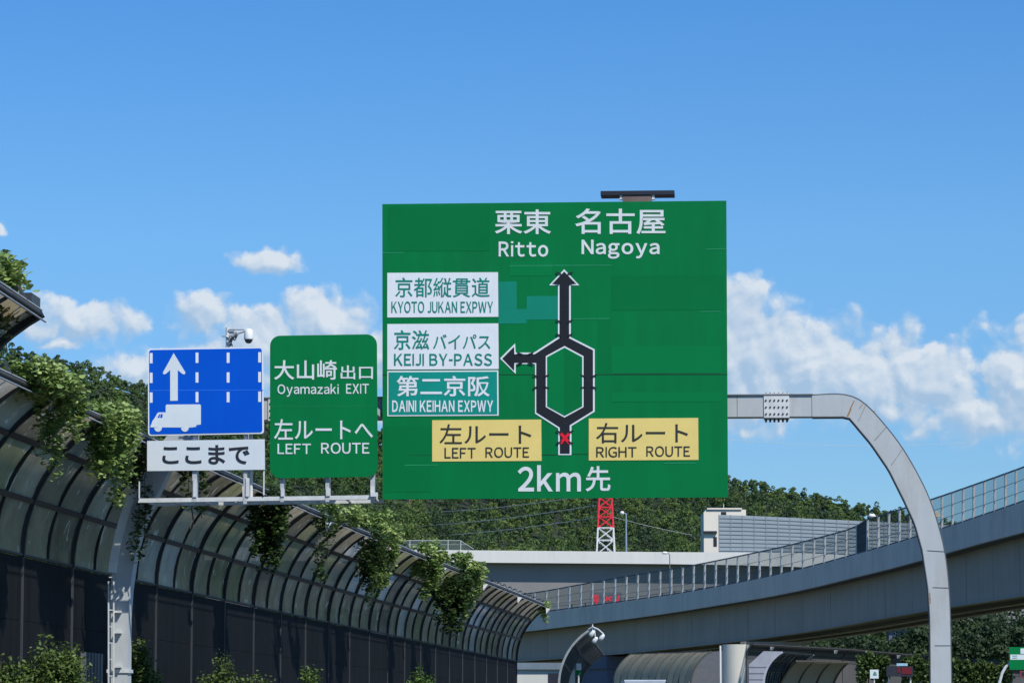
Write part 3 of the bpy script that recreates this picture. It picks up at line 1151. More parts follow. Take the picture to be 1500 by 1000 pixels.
# ladder and cable box on the left post
ld = MB()
for xs in (163.5, 171):
    a0, a1 = gp(xs, 1182), gp(xs, 852)
    ld.bar((a0[0], -.30, 0.0), (a1[0], -.30, a1[1]), .025, .025)
for z in np.arange(.3, 4.6, .3):
    a0, a1 = gp(163.5, 900), gp(171, 900)
    ld.bar((a0[0], -.30, z), (a1[0], -.30, z), .02, .02, up=(0, 1, 0))
for py in (896, 926, 976):
    a0 = gp(172, py)
    ld.box(a0[0], a0[0] + .12, -.30, -.19, a0[1] - .02, a0[1] + .02)
ld.build('ladder', GALV, gan)
cg = MB()
arcp = []
for k in range(18, 31):
    o_ = (2 * s_axis - so[k][0] - .05, so[k][1])
    arcp.append((o_[0] + .02, -HD - .06, o_[1]))
for i in range(len(arcp) - 1):
    cg.bar(arcp[i], arcp[i + 1], .14, .1, up=(0, 1, 0))
cg.build('cable_guard', WHITE_PAINT, gan)
bd = MB()
a0, a1 = gp(159, 985), gp(192, 980)
bd.box(a0[0], a1[0], -.215, .22, a0[1], a1[1])
bd.build('band', GALV, gan)

# ------------------------------------------------------------------ dome camera
PC = Plane(340, 512, 1.25)
dc = PC.thing('security_camera', 'white dome security camera on pole bracket above the blue sign', 'security camera')
def zc(X, Y): return (300 + X / 12.5, 460 + Y / 12.5)
b = MB()
a0, a1 = PC.p(*zc(420, 700)), PC.p(*zc(420, 250))
b.tube([(a0[0], 0, a0[1] - .8), (a1[0], 0, a1[1])], .036, 10)
b.build('pole', GALV, dc)
b = MB()
c0, c1, c2 = PC.p(*zc(400, 410)), PC.p(*zc(560, 400)), PC.p(*zc(720, 310))
b.tube([(c0[0], -.05, c0[1]), (c1[0], -.05, c1[1] - .08), (c1[0] + .06, -.05, c1[1] + .04), (c2[0] + .07, -.05, c2[1])], .016, 8)
e0, e1 = PC.p(*zc(440, 290)), PC.p(*zc(730, 290)); b.tube([(e0[0], -.05, e0[1]), (e1[0], -.05, e1[1])], .012, 8)
e0, e1 = PC.p(*zc(440, 540)), PC.p(*zc(590, 340)); b.tube([(e0[0], -.05, e0[1]), (e1[0], -.06, e1[1])], .02, 8)
e0, e1 = PC.p(*zc(320, 410)), PC.p(*zc(460, 410)); b.tube([(e0[0], -.05, e0[1]), (e1[0], -.05, e1[1])], .012, 8)
b.build('bracket', ALU_BACK, dc)
b = MB()
e0, e1 = PC.p(*zc(430, 400)), PC.p(*zc(530, 270)); b.box(e0[0], e1[0], -.02, .12, e0[1], e1[1])
b.build('junction_box', mat('box_grey', (.45, .47, .5, 1), .5), dc)
b = MB()
for off in (0, .03, .06):
    e0, e1, e2 = PC.p(*zc(460, 600)), PC.p(*zc(520, 480)), PC.p(*zc(600, 380))
    b.tube([(e0[0] + off, -.08, e0[1]), (e1[0] - off, -.1, e1[1] + off), (e2[0], -.08, e2[1] - off)], .011, 6)
b.build('cable', BOLT, dc)
h0, h1 = PC.p(*zc(810, 550)), PC.p(*zc(810, 275))
zz = lambda t: h0[1] + (h1[1] - h0[1]) * t
b = MB().lathe([(.02, zz(1.0)), (.055, zz(.97)), (.075, zz(.88)), (.085, zz(.6)), (.088, zz(.32)), (.085, zz(.28))][::-1], h0[0], -.06)
b.build('housing', WHITE_PAINT, dc, smooth=True)
b = MB().lathe([(.01, zz(0.02)), (.04, zz(.05)), (.064, zz(.15)), (.075, zz(.27))], h0[0], -.06)
b.build('dome', DOME, dc, smooth=True)

# ------------------------------------------------------------------ arched noise barriers
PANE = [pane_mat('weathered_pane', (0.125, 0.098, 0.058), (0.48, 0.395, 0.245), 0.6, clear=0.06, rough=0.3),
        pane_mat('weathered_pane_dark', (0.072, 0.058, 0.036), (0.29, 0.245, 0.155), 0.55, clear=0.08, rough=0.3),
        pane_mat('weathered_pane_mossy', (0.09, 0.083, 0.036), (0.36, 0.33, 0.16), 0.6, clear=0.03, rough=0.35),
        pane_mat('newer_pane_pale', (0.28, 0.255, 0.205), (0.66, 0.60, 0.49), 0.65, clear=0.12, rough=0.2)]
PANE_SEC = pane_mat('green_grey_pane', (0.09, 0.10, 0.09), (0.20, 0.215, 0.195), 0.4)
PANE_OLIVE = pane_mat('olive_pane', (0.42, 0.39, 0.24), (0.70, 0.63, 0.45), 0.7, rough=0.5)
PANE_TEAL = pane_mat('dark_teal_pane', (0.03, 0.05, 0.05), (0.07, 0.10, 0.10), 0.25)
RIB = mat('rib_dark', (0.018, 0.020, 0.021, 1), 0.55, var=0.25, scale=3)
POST_G = mat('barrier_post', (0.05, 0.054, 0.06, 1), 0.5, var=0.3, scale=1.2, streak=0.6)
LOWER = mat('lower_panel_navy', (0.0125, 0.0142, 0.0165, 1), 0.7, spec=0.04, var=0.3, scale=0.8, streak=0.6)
LOWER_GREY = mat('lower_panel_grey', (0.055, 0.057, 0.065, 1), 0.6, var=0.2, scale=1, streak=0.5)
EDGE = mat('edge_rail', (0.40, 0.43, 0.46, 1), 0.45, var=0.15)
EDGE_D = mat('edge_dark', (0.05, 0.055, 0.06, 1), 0.5)
PHI = R(61.6)


def barrier(root, path, ztop, bay=4.0, sub=2, arc_h=2.35, mats=None, plates=2, brackets=True, lower=True, posts=None, zground=0.0, light_end=None, lower_mat=None, rows=(0.0, 0.335, 0.67, 1.0)):
    """curved wall along path (x, y of the tip line); leans to the right of the direction of travel"""
    pane_m, rib_m, low_m, post_m = mats or (PANE, RIB, LOWER, POST_G)
    o0 = Vector((path[0][0], path[0][1], 0))
    root.location = o0
    P = np.array(path, float)
    seg = np.linalg.norm(np.diff(P, axis=0), axis=1)
    D = np.r_[0, np.cumsum(seg)]
    L = D[-1]
    k = arc_h / 2.35
    Rr = 2.67 * k
    over = Rr * (1 - math.cos(PHI))

    def fr(s):
        x, y = np.interp(s, D, P[:, 0]), np.interp(s, D, P[:, 1])
        i = min(max(int(np.searchsorted(D, s) - 1), 0), len(seg) - 1)
        e = 0.6
        xa, ya = np.interp(s - e, D, P[:, 0]), np.interp(s - e, D, P[:, 1])
        xb, yb = np.interp(s + e, D, P[:, 0]), np.interp(s + e, D, P[:, 1])
        t = Vector((xb - xa, yb - ya, 0)).normalized()
        n = Vector((t.y, -t.x, 0))
        zt = ztop(s / L) if callable(ztop) else ztop
        return Vector((x, y, 0)) - o0, t, n, zt

    def pt(s, t_, inset=0.0, along=0.0):
        """t_ in 0..1 on the arc; negative: metres below the arc's foot"""
        p, t, n, zt = fr(s)
        zb_ = zt - arc_h
        base = p - n * over
        if t_ < 0:
            return base + n * inset + Vector((0, 0, zb_ + t_)) + t * along
        ph = t_ * PHI
        q = base + n * (Rr * (1 - math.cos(ph)) + inset * math.cos(ph)) + Vector((0, 0, zb_ + Rr * math.sin(ph) - inset * math.sin(ph)))
        return q + t * along

    nb = max(1, round(L / bay))
    bl_ = L / nb
    arc_t = np.linspace(0, 1, 13)

    def sweep(mb, s, ts, w, in0, in1):
        V, Fc = [], []
        for t_ in ts:
            V += [pt(s, t_, in0, -w / 2), pt(s, t_, in1, -w / 2), pt(s, t_, in1, w / 2), pt(s, t_, in0, w / 2)]
        for i in range(len(ts) - 1):
            for j in range(4):
                j2 = (j + 1) % 4
                Fc.append((i * 4 + j, i * 4 + j2, (i + 1) * 4 + j2, (i + 1) * 4 + j))
        Fc += [(0, 1, 2, 3), tuple((len(ts) - 1) * 4 + j for j in (3, 2, 1, 0))]
        mb.add(V, Fc)

    def strip(mb, s0, s1, ta, tb, in0, in1, n=3):
        """bar along the wall between arc positions ta and tb"""
        V, Fc = [], []
        for i in range(n + 1):
            s = s0 + (s1 - s0) * i / n
            V += [pt(s, ta, in0), pt(s, ta, in1), pt(s, tb, in1), pt(s, tb, in0)]
        for i in range(n):
            for j in range(4):
                j2 = (j + 1) % 4
                Fc.append((i * 4 + j, (i + 1) * 4 + j, (i + 1) * 4 + j2, i * 4 + j2))
        Fc += [(0, 1, 2, 3), tuple(n * 4 + j for j in (3, 2, 1, 0))]
        mb.add(V, Fc)

    hb = fr(0)[3] - arc_h - zground
    for i in range(nb + 1):
        s = min(max(i * bl_, .07), L - .07)
        mb = MB()
        sweep(mb, s, arc_t, .09 if 0 < i < nb else .15, -.04, .07)
        end = light_end if (i in (0, nb) and light_end) else rib_m
        mb.build('rib', end, root)
        if lower:
            mb = MB()
            sweep(mb, s, [-hb, -hb * .5, -.005], .035, -.05, .055)
            mb.build('post', light_end if (i in (0, nb) and light_end) else post_m, root)
    for i in range(nb):
        a, b = i * bl_ + .07, (i + 1) * bl_ - .07
        fm = MB()
        for r_ in rows:
            hw = 0.016
            ta, tb = max(0.002, r_ - hw), min(0.998, r_ + hw)
            strip(fm, a, b, ta, tb, -.03, .055)
        for j in range(1, sub):
            s = a + (b - a) * j / sub
            for r0, r1 in zip(rows[:-1], rows[1:]):
                sweep(fm, s, np.linspace(r0 + .018, r1 - .018, 5), .055, -.03, .045)
        fobj = fm.build('panel_frame', rib_m, root)
        pm = MB()
        for j in range(sub):
            for r0, r1 in zip(rows[:-1], rows[1:]):
                sa, sb = a + (b - a) * j / sub, a + (b - a) * (j + 1) / sub
                ts = np.linspace(r0, r1, 5 if len(rows) > 2 else 13)
                V, Fc = [], []
                jit = random.uniform(-.012, .012)
                for t_ in ts:
                    bow = (.02 if len(rows) > 2 else 0) * math.sin(math.pi * (t_ - r0) / (r1 - r0))
                    for s in (sa, sb):
                        V.append(pt(s, t_, .006 + jit - bow))
                for q in range(len(ts) - 1):
                    o = q * 2
                    Fc.append((o, o + 1, o + 3, o + 2))
                pm.add(V, Fc, random.choices(range(4), (50, 26, 14, 10))[0] if isinstance(pane_m, list) else 0)
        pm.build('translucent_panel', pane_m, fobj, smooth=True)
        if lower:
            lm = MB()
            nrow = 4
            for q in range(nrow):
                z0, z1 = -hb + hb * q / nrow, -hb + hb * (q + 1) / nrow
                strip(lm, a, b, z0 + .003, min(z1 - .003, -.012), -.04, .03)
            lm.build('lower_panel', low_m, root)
        if brackets:
            for j in range(sub):
                bm_ = MB()
                s = a + (b - a) * (j + .5) / sub
                q0, q1 = pt(s, 1.0, -.02), pt(s, 1.0, -.22)
                q2 = pt(s + .12, .965, -.24)
                bm_.bar(q0, q1, .05, .03)
                bm_.bar(q1, q2, .04, .03)
                bm_.build('edge_bracket', EDGE_D, root)
    er = MB()
    n = nb * 2
    for (t_, ins, r_) in ((1.0, -.03, .016), (.992, .13, .012)):
        er.tube([pt(L * i / n, t_, ins) for i in range(n + 1)], r_, 6)
    er.build('edge_rail', EDGE if brackets else rib_m, root)
    if plates:
        i = 0
        s = bl_ * 0.5
        while s < L:
            q = pt(s, .985, .16)
            p, t, nn, zt = fr(s)
            mb = MB()
            a1 = q + t * .28
            mb.add([q + nn * .02, q + nn * .2 - Vector((0, 0, .02)), q + nn * .03 - Vector((0, 0, .24)), a1 + nn * .02, a1 + nn * .2 - Vector((0, 0, .02)), a1 + nn * .03 - Vector((0, 0, .24))],
                   [(0, 2, 1), (3, 4, 5), (0, 1, 4, 3), (1, 2, 5, 4), (2, 0, 3, 5)])
            mb.build('reflector_plate', WHITE_PAINT, root)
            s += bl_ * plates
    return pt


def path_main(y0, y1, dx=0.0, step=2.0):
    return [(tip_x(y) + dx, y) for y in np.arange(y0, y1 + .01, step)]


H_TIP = CAM_Z + 5.3
main = thing('noise_barrier', 'long dark arched noise barrier with grimy translucent panels and hanging vines', 'noise barrier')
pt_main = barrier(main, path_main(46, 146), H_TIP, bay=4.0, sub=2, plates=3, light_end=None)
near = thing('noise_barrier', 'end of arched noise barrier with overhanging tip and end cap, nearest of all', 'noise barrier')
xe = at(62, 470, 43.2)
pt_near = barrier(near, [(xe.x - .55, 31), (xe.x - .28, 37), (xe.x, 43.2)], H_TIP, plates=0)
# end cap box of the near section
L_near = np.linalg.norm(np.diff(np.array([(xe.x - .55, 31), (xe.x - .28, 37), (xe.x, 43.2)]), axis=0), axis=1).sum()
b = MB()
q0 = pt_near(L_near - .45, 1.0, -.02); q1 = pt_near(L_near - .45, 1.0, -.2)
b.bar(pt_near(L_near - .6, .98, -.12), pt_near(L_near + .02, .98, -.12), .16, .2)
b.build('end_cap', mat('cap_dark', (.05, .05, .06, 1), .4), near)
# corrugated access panel in the lower wall
sD = 62.0 - 46
ap = MB()
for k in range(14):
    s = sD + .9 + k * .14
    o_ = .045 if k % 2 else .06
    c = [pt_main(s, -3.3, .032), pt_main(s + .135, -3.3, .032), pt_main(s + .135, -1.5, .032), pt_main(s, -1.5, .032)]
    e = [pt_main(s, -3.3, o_), pt_main(s + .135, -3.3, o_), pt_main(s + .135, -1.5, o_), pt_main(s, -1.5, o_)]
    ap.add(c + e, [(4, 5, 6, 7), (0, 4, 7, 3), (1, 2, 6, 5), (3, 7, 6, 2), (0, 1, 5, 4)])
ap.build('access_panel', mat('access_panel_grey', (.13, .135, .14, 1), .5, var=.3, scale=3, streak=.7), main)

wq = [at(px_, py_, 58.5) for px_, py_ in ((112, 631), (129, 607), (136, 615), (119, 638))]
mb = MB()
ov = Vector((main.location.x, main.location.y, 0))
mb.add([p_ - ov for p_ in wq] + [p_ - ov + Vector((-.05, .32, .04)) for p_ in wq], [(0, 1, 2, 3), (7, 6, 5, 4), (0, 4, 5, 1), (1, 5, 6, 2), (2, 6, 7, 3), (3, 7, 4, 0)])
mb.build('marker_box', WHITE_PAINT, main)['label'] = 'white box clamped to the barrier edge'

# second section beyond the gap
sec = thing('noise_barrier', 'dark grey arched barrier end carrying three floodlights at its tip', 'noise barrier')
RIMG = mat('barrier_rim', (0.27, 0.29, 0.29, 1), 0.5, var=0.2)
t2 = at(868, 919, 174)
pt_sec = barrier(sec, [(t2.x, 174), (t2.x + .9, 204), (t2.x + 2.2, 235)], t2.z, bay=4, sub=2, mats=(PANE_SEC, mat('sec_rib', (.07, .08, .08, 1), .6), mat('sec_lower', (.035, .042, .045, 1), .6), POST_G), plates=0, light_end=RIMG, arc_h=2.9)
fl = thing('floodlight_cluster', 'three white floodlights on the tip of the small barrier end', 'floodlight', at(868, 922, 174))
b = MB()
o_ = at(868, 922, 174)
loc = lambda px, py, dy=0.0: at(px, py, 174 + dy) - o_
b.tube([loc(862, 921), loc(868, 917.5, -.1), loc(876, 921, -.2), loc(884, 928, -.2)], .035, 8)
b.tube([loc(868, 914), loc(868, 926, -.1)], .03, 8)
b.tube([loc(871, 920, -.1), loc(872, 934, -.2)], .025, 8)
b.build('bracket', GALV, fl)
for x, y in ((867.5, 927), (872, 936.5), (882, 932.5)):
    b = MB()
    q = loc(x, y, -.3)
    ax = Vector((.55, -.3, .75)).normalized()
    b.tube([q - ax * .17, q - ax * .06, q + ax * .1, q + ax * .17], [.11, .12, .09, .04], 12)
    b.build('lamp', WHITE_PAINT, fl, smooth=True)

# ------------------------------------------------------------------ far traffic-side barriers under the ramp
ol = thing('noise_barrier', 'olive translucent curved noise barrier beneath the ramp, beside the white pier', 'noise barrier')
a_, b_ = at(1042, 953, 226), at(925, 957, 250)
barrier(ol, [(a_.x, a_.y), ((a_.x + b_.x) / 2 + .35, (a_.y + b_.y) / 2), (b_.x, b_.y)], lambda t: a_.z + (b_.z - a_.z) * t, bay=4.3, sub=2, mats=(PANE_OLIVE, mat('olive_rib', (.07, .07, .055, 1), .6), LOWER_GREY, POST_G), plates=0, brackets=False, light_end=None, rows=(0.0, 1.0))
tl = thing('noise_barrier', 'dark teal ribbed noise barrier with pale rim behind the white pier', 'noise barrier')
a_, b_ = at(1146, 954, 200), at(1192, 958, 216)
barrier(tl, [(a_.x, a_.y), (b_.x, b_.y)], lambda t: zof(954, 200) + (zof(958, 216) - zof(954, 200)) * t, bay=2.4, sub=2, mats=(PANE_TEAL, RIB, PANE_TEAL, POST_G), plates=0, brackets=False, light_end=mat('pale_rim', (.45, .47, .52, 1), .5), arc_h=1.9)
br = thing('noise_barrier', 'plain brown noise barrier between the teal ribbed and the dark grey walls', 'noise barrier')
BRN = mat('brown_panel', (.24, .21, .15, 1), .7, var=.12, scale=.6)
a_, b_ = at(1166, 967, 207), at(1244, 969, 211)
barrier(br, [(a_.x, a_.y), (b_.x, b_.y)], zof(967, 207), bay=1.6, sub=1, mats=(BRN, mat('brown_rib', (.07, .065, .05, 1), .7), BRN, BRN), plates=0, brackets=False, rows=(0.0, 1.0))
dg = thing('noise_barrier', 'dark grey curved noise wall running behind the vine hedge', 'noise barrier')
DGW = mat('dark_grey_wall', (.095, .092, .092, 1), .6, var=.15, scale=.5, streak=.3)
top_t = table([(1080, 941), (1240, 950), (1330, 958), (1480, 970), (1600, 979)])
pp = []
for x in np.linspace(1103, 1600, 12):
    Y = 236 + (x - 1085) * .07
    q = at(x, 950, Y)
    pp.append((q.x, q.y))
barrier(dg, pp, lambda t: zof(top_t(1103 + 497 * t), 237.2 + 497 * t * .07), bay=4, sub=1, mats=(DGW, mat('dg_rib', (.045, .045, .05, 1), .6), DGW, DGW), plates=2, brackets=False, arc_h=1.0)

# grey sloped end wall
o_ = at(1120, 1090, 222)
q = [(1097, 1095), (1097, 973), (1119, 953), (1146, 953.5), (1146, 1095)]
gw = thing('retaining_wall', 'light grey sloped end wall beside the white pier', 'wall', Vector((o_.x, 222, 0)))
b = MB()
b.prism([(at(x, y, 222).x - o_.x, max(0, at(x, y, 222).z)) for x, y in q], 0, .5)
b.build('wall_panel', mat('light_grey_panel', (.34, .35, .39, 1), .6, var=.1), gw)
b = MB()
for y in range(976, 1060, 9):
    p0, p1 = at(1098, y, 222), at(1145, y, 222)
    b.box(p0.x - o_.x, p1.x - o_.x, -.03, -.002, p0.z - .03, p0.z + .03)
b.build('panel_rib', mat('light_grey_rib', (.27, .28, .31, 1), .6), gw)

# ------------------------------------------------------------------ ramp bridge
FASC = mat('ramp_fascia_concrete', (0.60, 0.56, 0.50, 1), 0.8, var=0.10, scale=0.35, streak=0.7, dirt=(.32, .31, .30, 1), dirt_amt=.55)
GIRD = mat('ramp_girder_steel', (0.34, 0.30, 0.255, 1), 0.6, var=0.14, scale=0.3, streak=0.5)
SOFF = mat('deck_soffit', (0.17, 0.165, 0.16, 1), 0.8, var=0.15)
top_y = table([(560, 925), (700, 908), (816, 893.8), (916, 880), (960, 875), (997, 869), (1043, 860.5), (1105, 848.5), (1160, 837.5), (1200, 826), (1267, 808), (1344, 786), (1382, 773.5), (1421, 761), (1500, 734), (1600, 700), (1800, 630)])
fb_y = table([(560, 946), (700, 932), (795, 921.5), (960, 900.8), (1080, 881), (1160, 868), (1200, 857.5), (1354, 820), (1387, 808), (1500, 779), (1600, 752), (1800, 700)])
gb_y = table([(560, 982), (795, 966), (923, 957), (1043, 943), (1160, 930), (1280, 908), (1390, 888), (1500, 874), (1600, 855), (1800, 818)])
B0, B1, B2 = Vector((4.3, 333, 0)), Vector((26.6, 294.3, 0)), Vector((36.7, 245, 0))
rp = []
for k in np.linspace(-18, 0, 10)[:-1]:
    d = (B1 - B0).normalized()
    nrm_ = Vector((d.y, -d.x, 0))
    rp.append(B0 + d * k + nrm_ * (k * k) * .004)
for t in np.linspace(0, 1, 60):
    rp.append(B0 * (1 - t) ** 2 + B1 * 2 * t * (1 - t) + B2 * t * t)
d = (B2 - B1).normalized()
for k in np.linspace(0, 26, 12)[1:]: rp.append(B2 + d * k)
rp = np.array([(p.x, p.y) for p in rp])
rD = np.r_[0, np.cumsum(np.linalg.norm(np.diff(rp, axis=0), axis=1))]
LR = rD[-1]


def rfr(s):
    p = Vector((np.interp(s, rD, rp[:, 0]), np.interp(s, rD, rp[:, 1]), 0))
    a = Vector((np.interp(s - 1, rD, rp[:, 0]), np.interp(s - 1, rD, rp[:, 1]), 0))
    b = Vector((np.interp(s + 1, rD, rp[:, 0]), np.interp(s + 1, rD, rp[:, 1]), 0))
    t = (b - a).normalized()
    n = Vector((-t.y, t.x, 0))                 # away from the viewer's side
    return p, t, n


def rz(s, tab, off=0.0):
    p, t, n = rfr(s)
    q = p + n * off
    x = CX + F_PX * q.x / q.y
    return zof(tab(x), q.y)


RB = Vector((rp[30][0], rp[30][1], 0))
ramp = thing('ramp_bridge', 'curved elevated ramp bridge with blue grey fascia rising across the road', 'bridge', RB)
SS = np.linspace(0, LR, 90)
# smooth heights along the way
ZT = np.array([rz(s, top_y) for s in SS]); ZF = np.array([rz(s, fb_y) for s in SS]); ZG = np.array([rz(s, gb_y, 1.5) for s in SS])
def sm(a, k=5):
    a = np.r_[[a[0]] * k, a, [a[-1]] * k]
    return np.convolve(a, np.ones(2 * k + 1) / (2 * k + 1), 'valid')
ZT, ZF, ZG = sm(ZT), sm(ZF), sm(ZG, 8)
zt_ = lambda s: float(np.interp(s, SS, ZT)); zf_ = lambda s: float(np.interp(s, SS, ZF)); zg_ = lambda s: float(np.interp(s, SS, ZG))
DW = 9.5


def rsweep(mb, section, mi=0):
    """section(s) gives a list of (offset across, z)"""
    V, Fc = [], []
    k = None
    for s in SS:
        p, t, n = rfr(s)
        sec_ = section(s)
        k = len(sec_)
        for o, z in sec_:
            q = p + n * o - RB
            V.append((q.x, q.y, z))
    for i in range(len(SS) - 1):
        for j in range(k):
            j2 = (j + 1) % k
            Fc.append((i * k + j, i * k + j2, (i + 1) * k + j2, (i + 1) * k + j))
    Fc += [tuple(range(k - 1, -1, -1)), tuple((len(SS) - 1) * k + j for j in range(k))]
    mb.add(V, Fc, mi)


b = MB(); rsweep(b, lambda s: [(0, zt_(s)), (.3, zt_(s)), (.3, zf_(s)), (0, zf_(s))]); b.build('fascia', FASC, ramp)
b = MB(); rsweep(b, lambda s: [(DW - .3, zt_(s)), (DW, zt_(s)), (DW, zf_(s)), (DW - .3, zf_(s))]); b.build('fascia', FASC, ramp)
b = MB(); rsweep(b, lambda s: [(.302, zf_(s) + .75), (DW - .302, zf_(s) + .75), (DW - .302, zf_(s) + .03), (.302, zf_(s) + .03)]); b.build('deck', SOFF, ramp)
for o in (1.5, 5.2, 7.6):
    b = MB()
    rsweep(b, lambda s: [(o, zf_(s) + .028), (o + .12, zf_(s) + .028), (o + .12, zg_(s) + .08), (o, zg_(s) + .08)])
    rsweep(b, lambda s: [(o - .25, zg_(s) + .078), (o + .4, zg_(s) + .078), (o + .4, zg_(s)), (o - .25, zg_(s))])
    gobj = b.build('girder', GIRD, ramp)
    if o == 1.5:
        b = MB()
        for s in np.arange(3, LR, 5.5):
            p, t, n = rfr(s)
            q = p + n * (o + .055) - RB
            b.bar((q.x, q.y, zg_(s) + .08), (q.x, q.y, zf_(s)), .04, .15, up=(n.x, n.y, 0))
        b.build('stiffener', GIRD, gobj)
b = MB(); rsweep(b, lambda s: [(1.63, zg_(s) + .42), (7.6, zg_(s) + .42), (7.6, zg_(s) + .3), (1.63, zg_(s) + .3)]); b.build('soffit_plate', SOFF, ramp)
b = MB()
for s in (26, 27.5):
    p, t, n = rfr(s)
    q = p + n * 0 - RB
b = MB()
for s in np.arange(4, LR, 9.9):
    p, t, n = rfr(s)
    q = p - n * .002 - RB
    b.bar((q.x, q.y, zf_(s) + .01), (q.x, q.y, zt_(s) - .01), .012, .006, up=(n.x, n.y, 0))
b.build('panel_joint', mat('joint', (.13, .15, .18, 1), .8), ramp)

# noise fence on the ramp
FPOST = mat('fence_post_grey', (0.55, 0.55, 0.54, 1), 0.5, var=0.1)
FRAIL = mat('fence_rail_dark', (0.07, 0.085, 0.11, 1), 0.5)
FGLASS = glass_mat('fence_glass', (0.86, 0.88, 0.88), 0.84, 0.08, (0.13, 0.13, 0.13))
fen = thing('clear_fence', 'clear panel noise fence with pale posts along the rising ramp', 'fence', RB)
fh = table([(560, 26), (800, 31), (916, 37), (1105, 39.5), (1248, 40), (1268, 47), (1380, 49), (1500, 51), (1800, 60)])


def fht(s):
    p, t, n = rfr(s)
    return fh(CX + F_PX * p.x / p.y) * p.y / F_PX


sp_ = 2.2
ns = int((LR - 1) / sp_)
for i in range(ns + 1):
    s = .5 + i * sp_
    p, t, n = rfr(s)
    q = p + n * .13 - RB
    z0, z1 = zt_(s), zt_(s) + fht(s)
    b = MB()
    b.bar((q.x, q.y, z0), (q.x + n.x * .05, q.y + n.y * .05, z1 + .06), .16, .17, up=(t.x, t.y, 0))
    b.build('post', FPOST, fen)
    if i < ns:
        s2 = s + sp_
        p2, t2_, n2 = rfr(s2)
        q2 = p2 + n2 * .13 - RB
        za, zb_, zc_, zd_ = z0 + .06, zt_(s2) + .06, zt_(s2) + fht(s2), z1
        e = (q2 - q).normalized() * .09
        a1, a2 = q + e, q2 - e
        th = n * .01
        dark = 1240 < CX + F_PX * p.x / p.y < 1262
        b = MB()
        V = [(a1.x, a1.y, za), (a2.x, a2.y, zb_), (a2.x, a2.y, zc_), (a1.x, a1.y, zd_)]
        V += [(x + th.x, y + th.y, z) for x, y, z in V]
        b.add(V, [(0, 1, 2, 3), (7, 6, 5, 4), (0, 4, 5, 1), (1, 5, 6, 2), (2, 6, 7, 3), (3, 7, 4, 0)])
        po = b.build('dark_panel' if dark else 'clear_panel', mat('opaque_panel', (.03, .035, .045, 1), .6) if dark else FGLASS, fen)
        fr_ = MB()
        for f_ in (0.01, .30, .64, 1.0):
            w_ = .11 if f_ in (0.01, 1.0) else .022
            fr_.bar((a1.x, a1.y, za + (zd_ - za) * f_), (a2.x, a2.y, zb_ + (zc_ - zb_) * f_), .06, w_)
        fr_.build('frame', FRAIL, po)

# lower fence on the far edge of the ramp
fn2 = thing('clear_fence', 'lower clear fence along the far edge of the ramp deck', 'fence', RB)
for i in range(0, ns, 1):
    s = .5 + i * sp_
    p, t, n = rfr(s)
    q = p + n * (DW - .15) - RB
    b = MB()
    b.bar((q.x, q.y, zt_(s)), (q.x, q.y, zt_(s) + 1.6), .1, .1, up=(t.x, t.y, 0))
    b.build('post', FRAIL, fn2)
b = MB()
for h_ in (.1, .8, 1.55):
    b.tube([(lambda f: (f[0].x + f[2].x * (DW - .15) - RB.x, f[0].y + f[2].y * (DW - .15) - RB.y, zt_(s) + h_))(rfr(s)) for s in np.arange(.5, LR, sp_ * 2)], .03, 6)
b.build('rail', FRAIL, fn2)

# piers of the ramp
CONC = mat('sunlit_concrete', (0.62, 0.61, 0.54, 1), 0.85, var=0.06, scale=0.5, streak=0.6, dirt=(.4, .39, .35, 1), dirt_amt=.25)
CONC_D = mat('pier_concrete_shaded', (0.10, 0.12, 0.17, 1), 0.85, var=0.1, scale=0.5)  # concrete with the shade under the decks put into its colour


def s_at_px(px, off=0.0):
    best = min(np.linspace(0, LR, 400), key=lambda s: abs(CX + F_PX * (rfr(s)[0] + rfr(s)[2] * off).x / (rfr(s)[0] + rfr(s)[2] * off).y - px))
    return float(best)


s = s_at_px(1078, -2.4)
p, t, n = rfr(s)
c = p - n * 2.4
hw = 20 * c.y / F_PX
ztp = zof(943.5, c.y)
pier = thing('bridge_pier', 'cream white concrete pier holding up the ramp', 'bridge pier', Vector((c.x, c.y, 0)))
b = MB().lathe([(hw, -.2), (hw, ztp)], 0, 0, 40)
b.build('column', CONC, pier, smooth=False)
b = MB(); b.bar((n.x * .6, n.y * .6, ztp + .14), (n.x * 7, n.y * 7, ztp + .14), .8, .26)
b.build('cap', GIRD, pier)
b = MB()
b.tube([(-hw - .22, -.6, 0), (-hw - .22, -.6, ztp - .1)], .09, 10)
b.build('drain_pipe', WHITE_PAINT, pier)
s = s_at_px(885, 3.0)
p, t, n = rfr(s)
c = p + n * 4
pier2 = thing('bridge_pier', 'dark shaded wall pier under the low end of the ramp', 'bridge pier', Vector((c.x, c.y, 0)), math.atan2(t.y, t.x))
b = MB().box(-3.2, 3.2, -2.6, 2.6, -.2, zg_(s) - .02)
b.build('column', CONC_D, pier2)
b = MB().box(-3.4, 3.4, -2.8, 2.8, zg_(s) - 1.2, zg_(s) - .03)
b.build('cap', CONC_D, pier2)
s = s_at_px(1640, 3.0)
p, t, n = rfr(s); c = p + n * 3.4
pier3 = thing('bridge_pier', 'round concrete pier beyond the edge of the view', 'bridge pier', Vector((c.x, c.y, 0)))
MB().lathe([(hw, -.2), (hw, zg_(s) - .05)], 0, 0, 32).build('column', CONC, pier3)

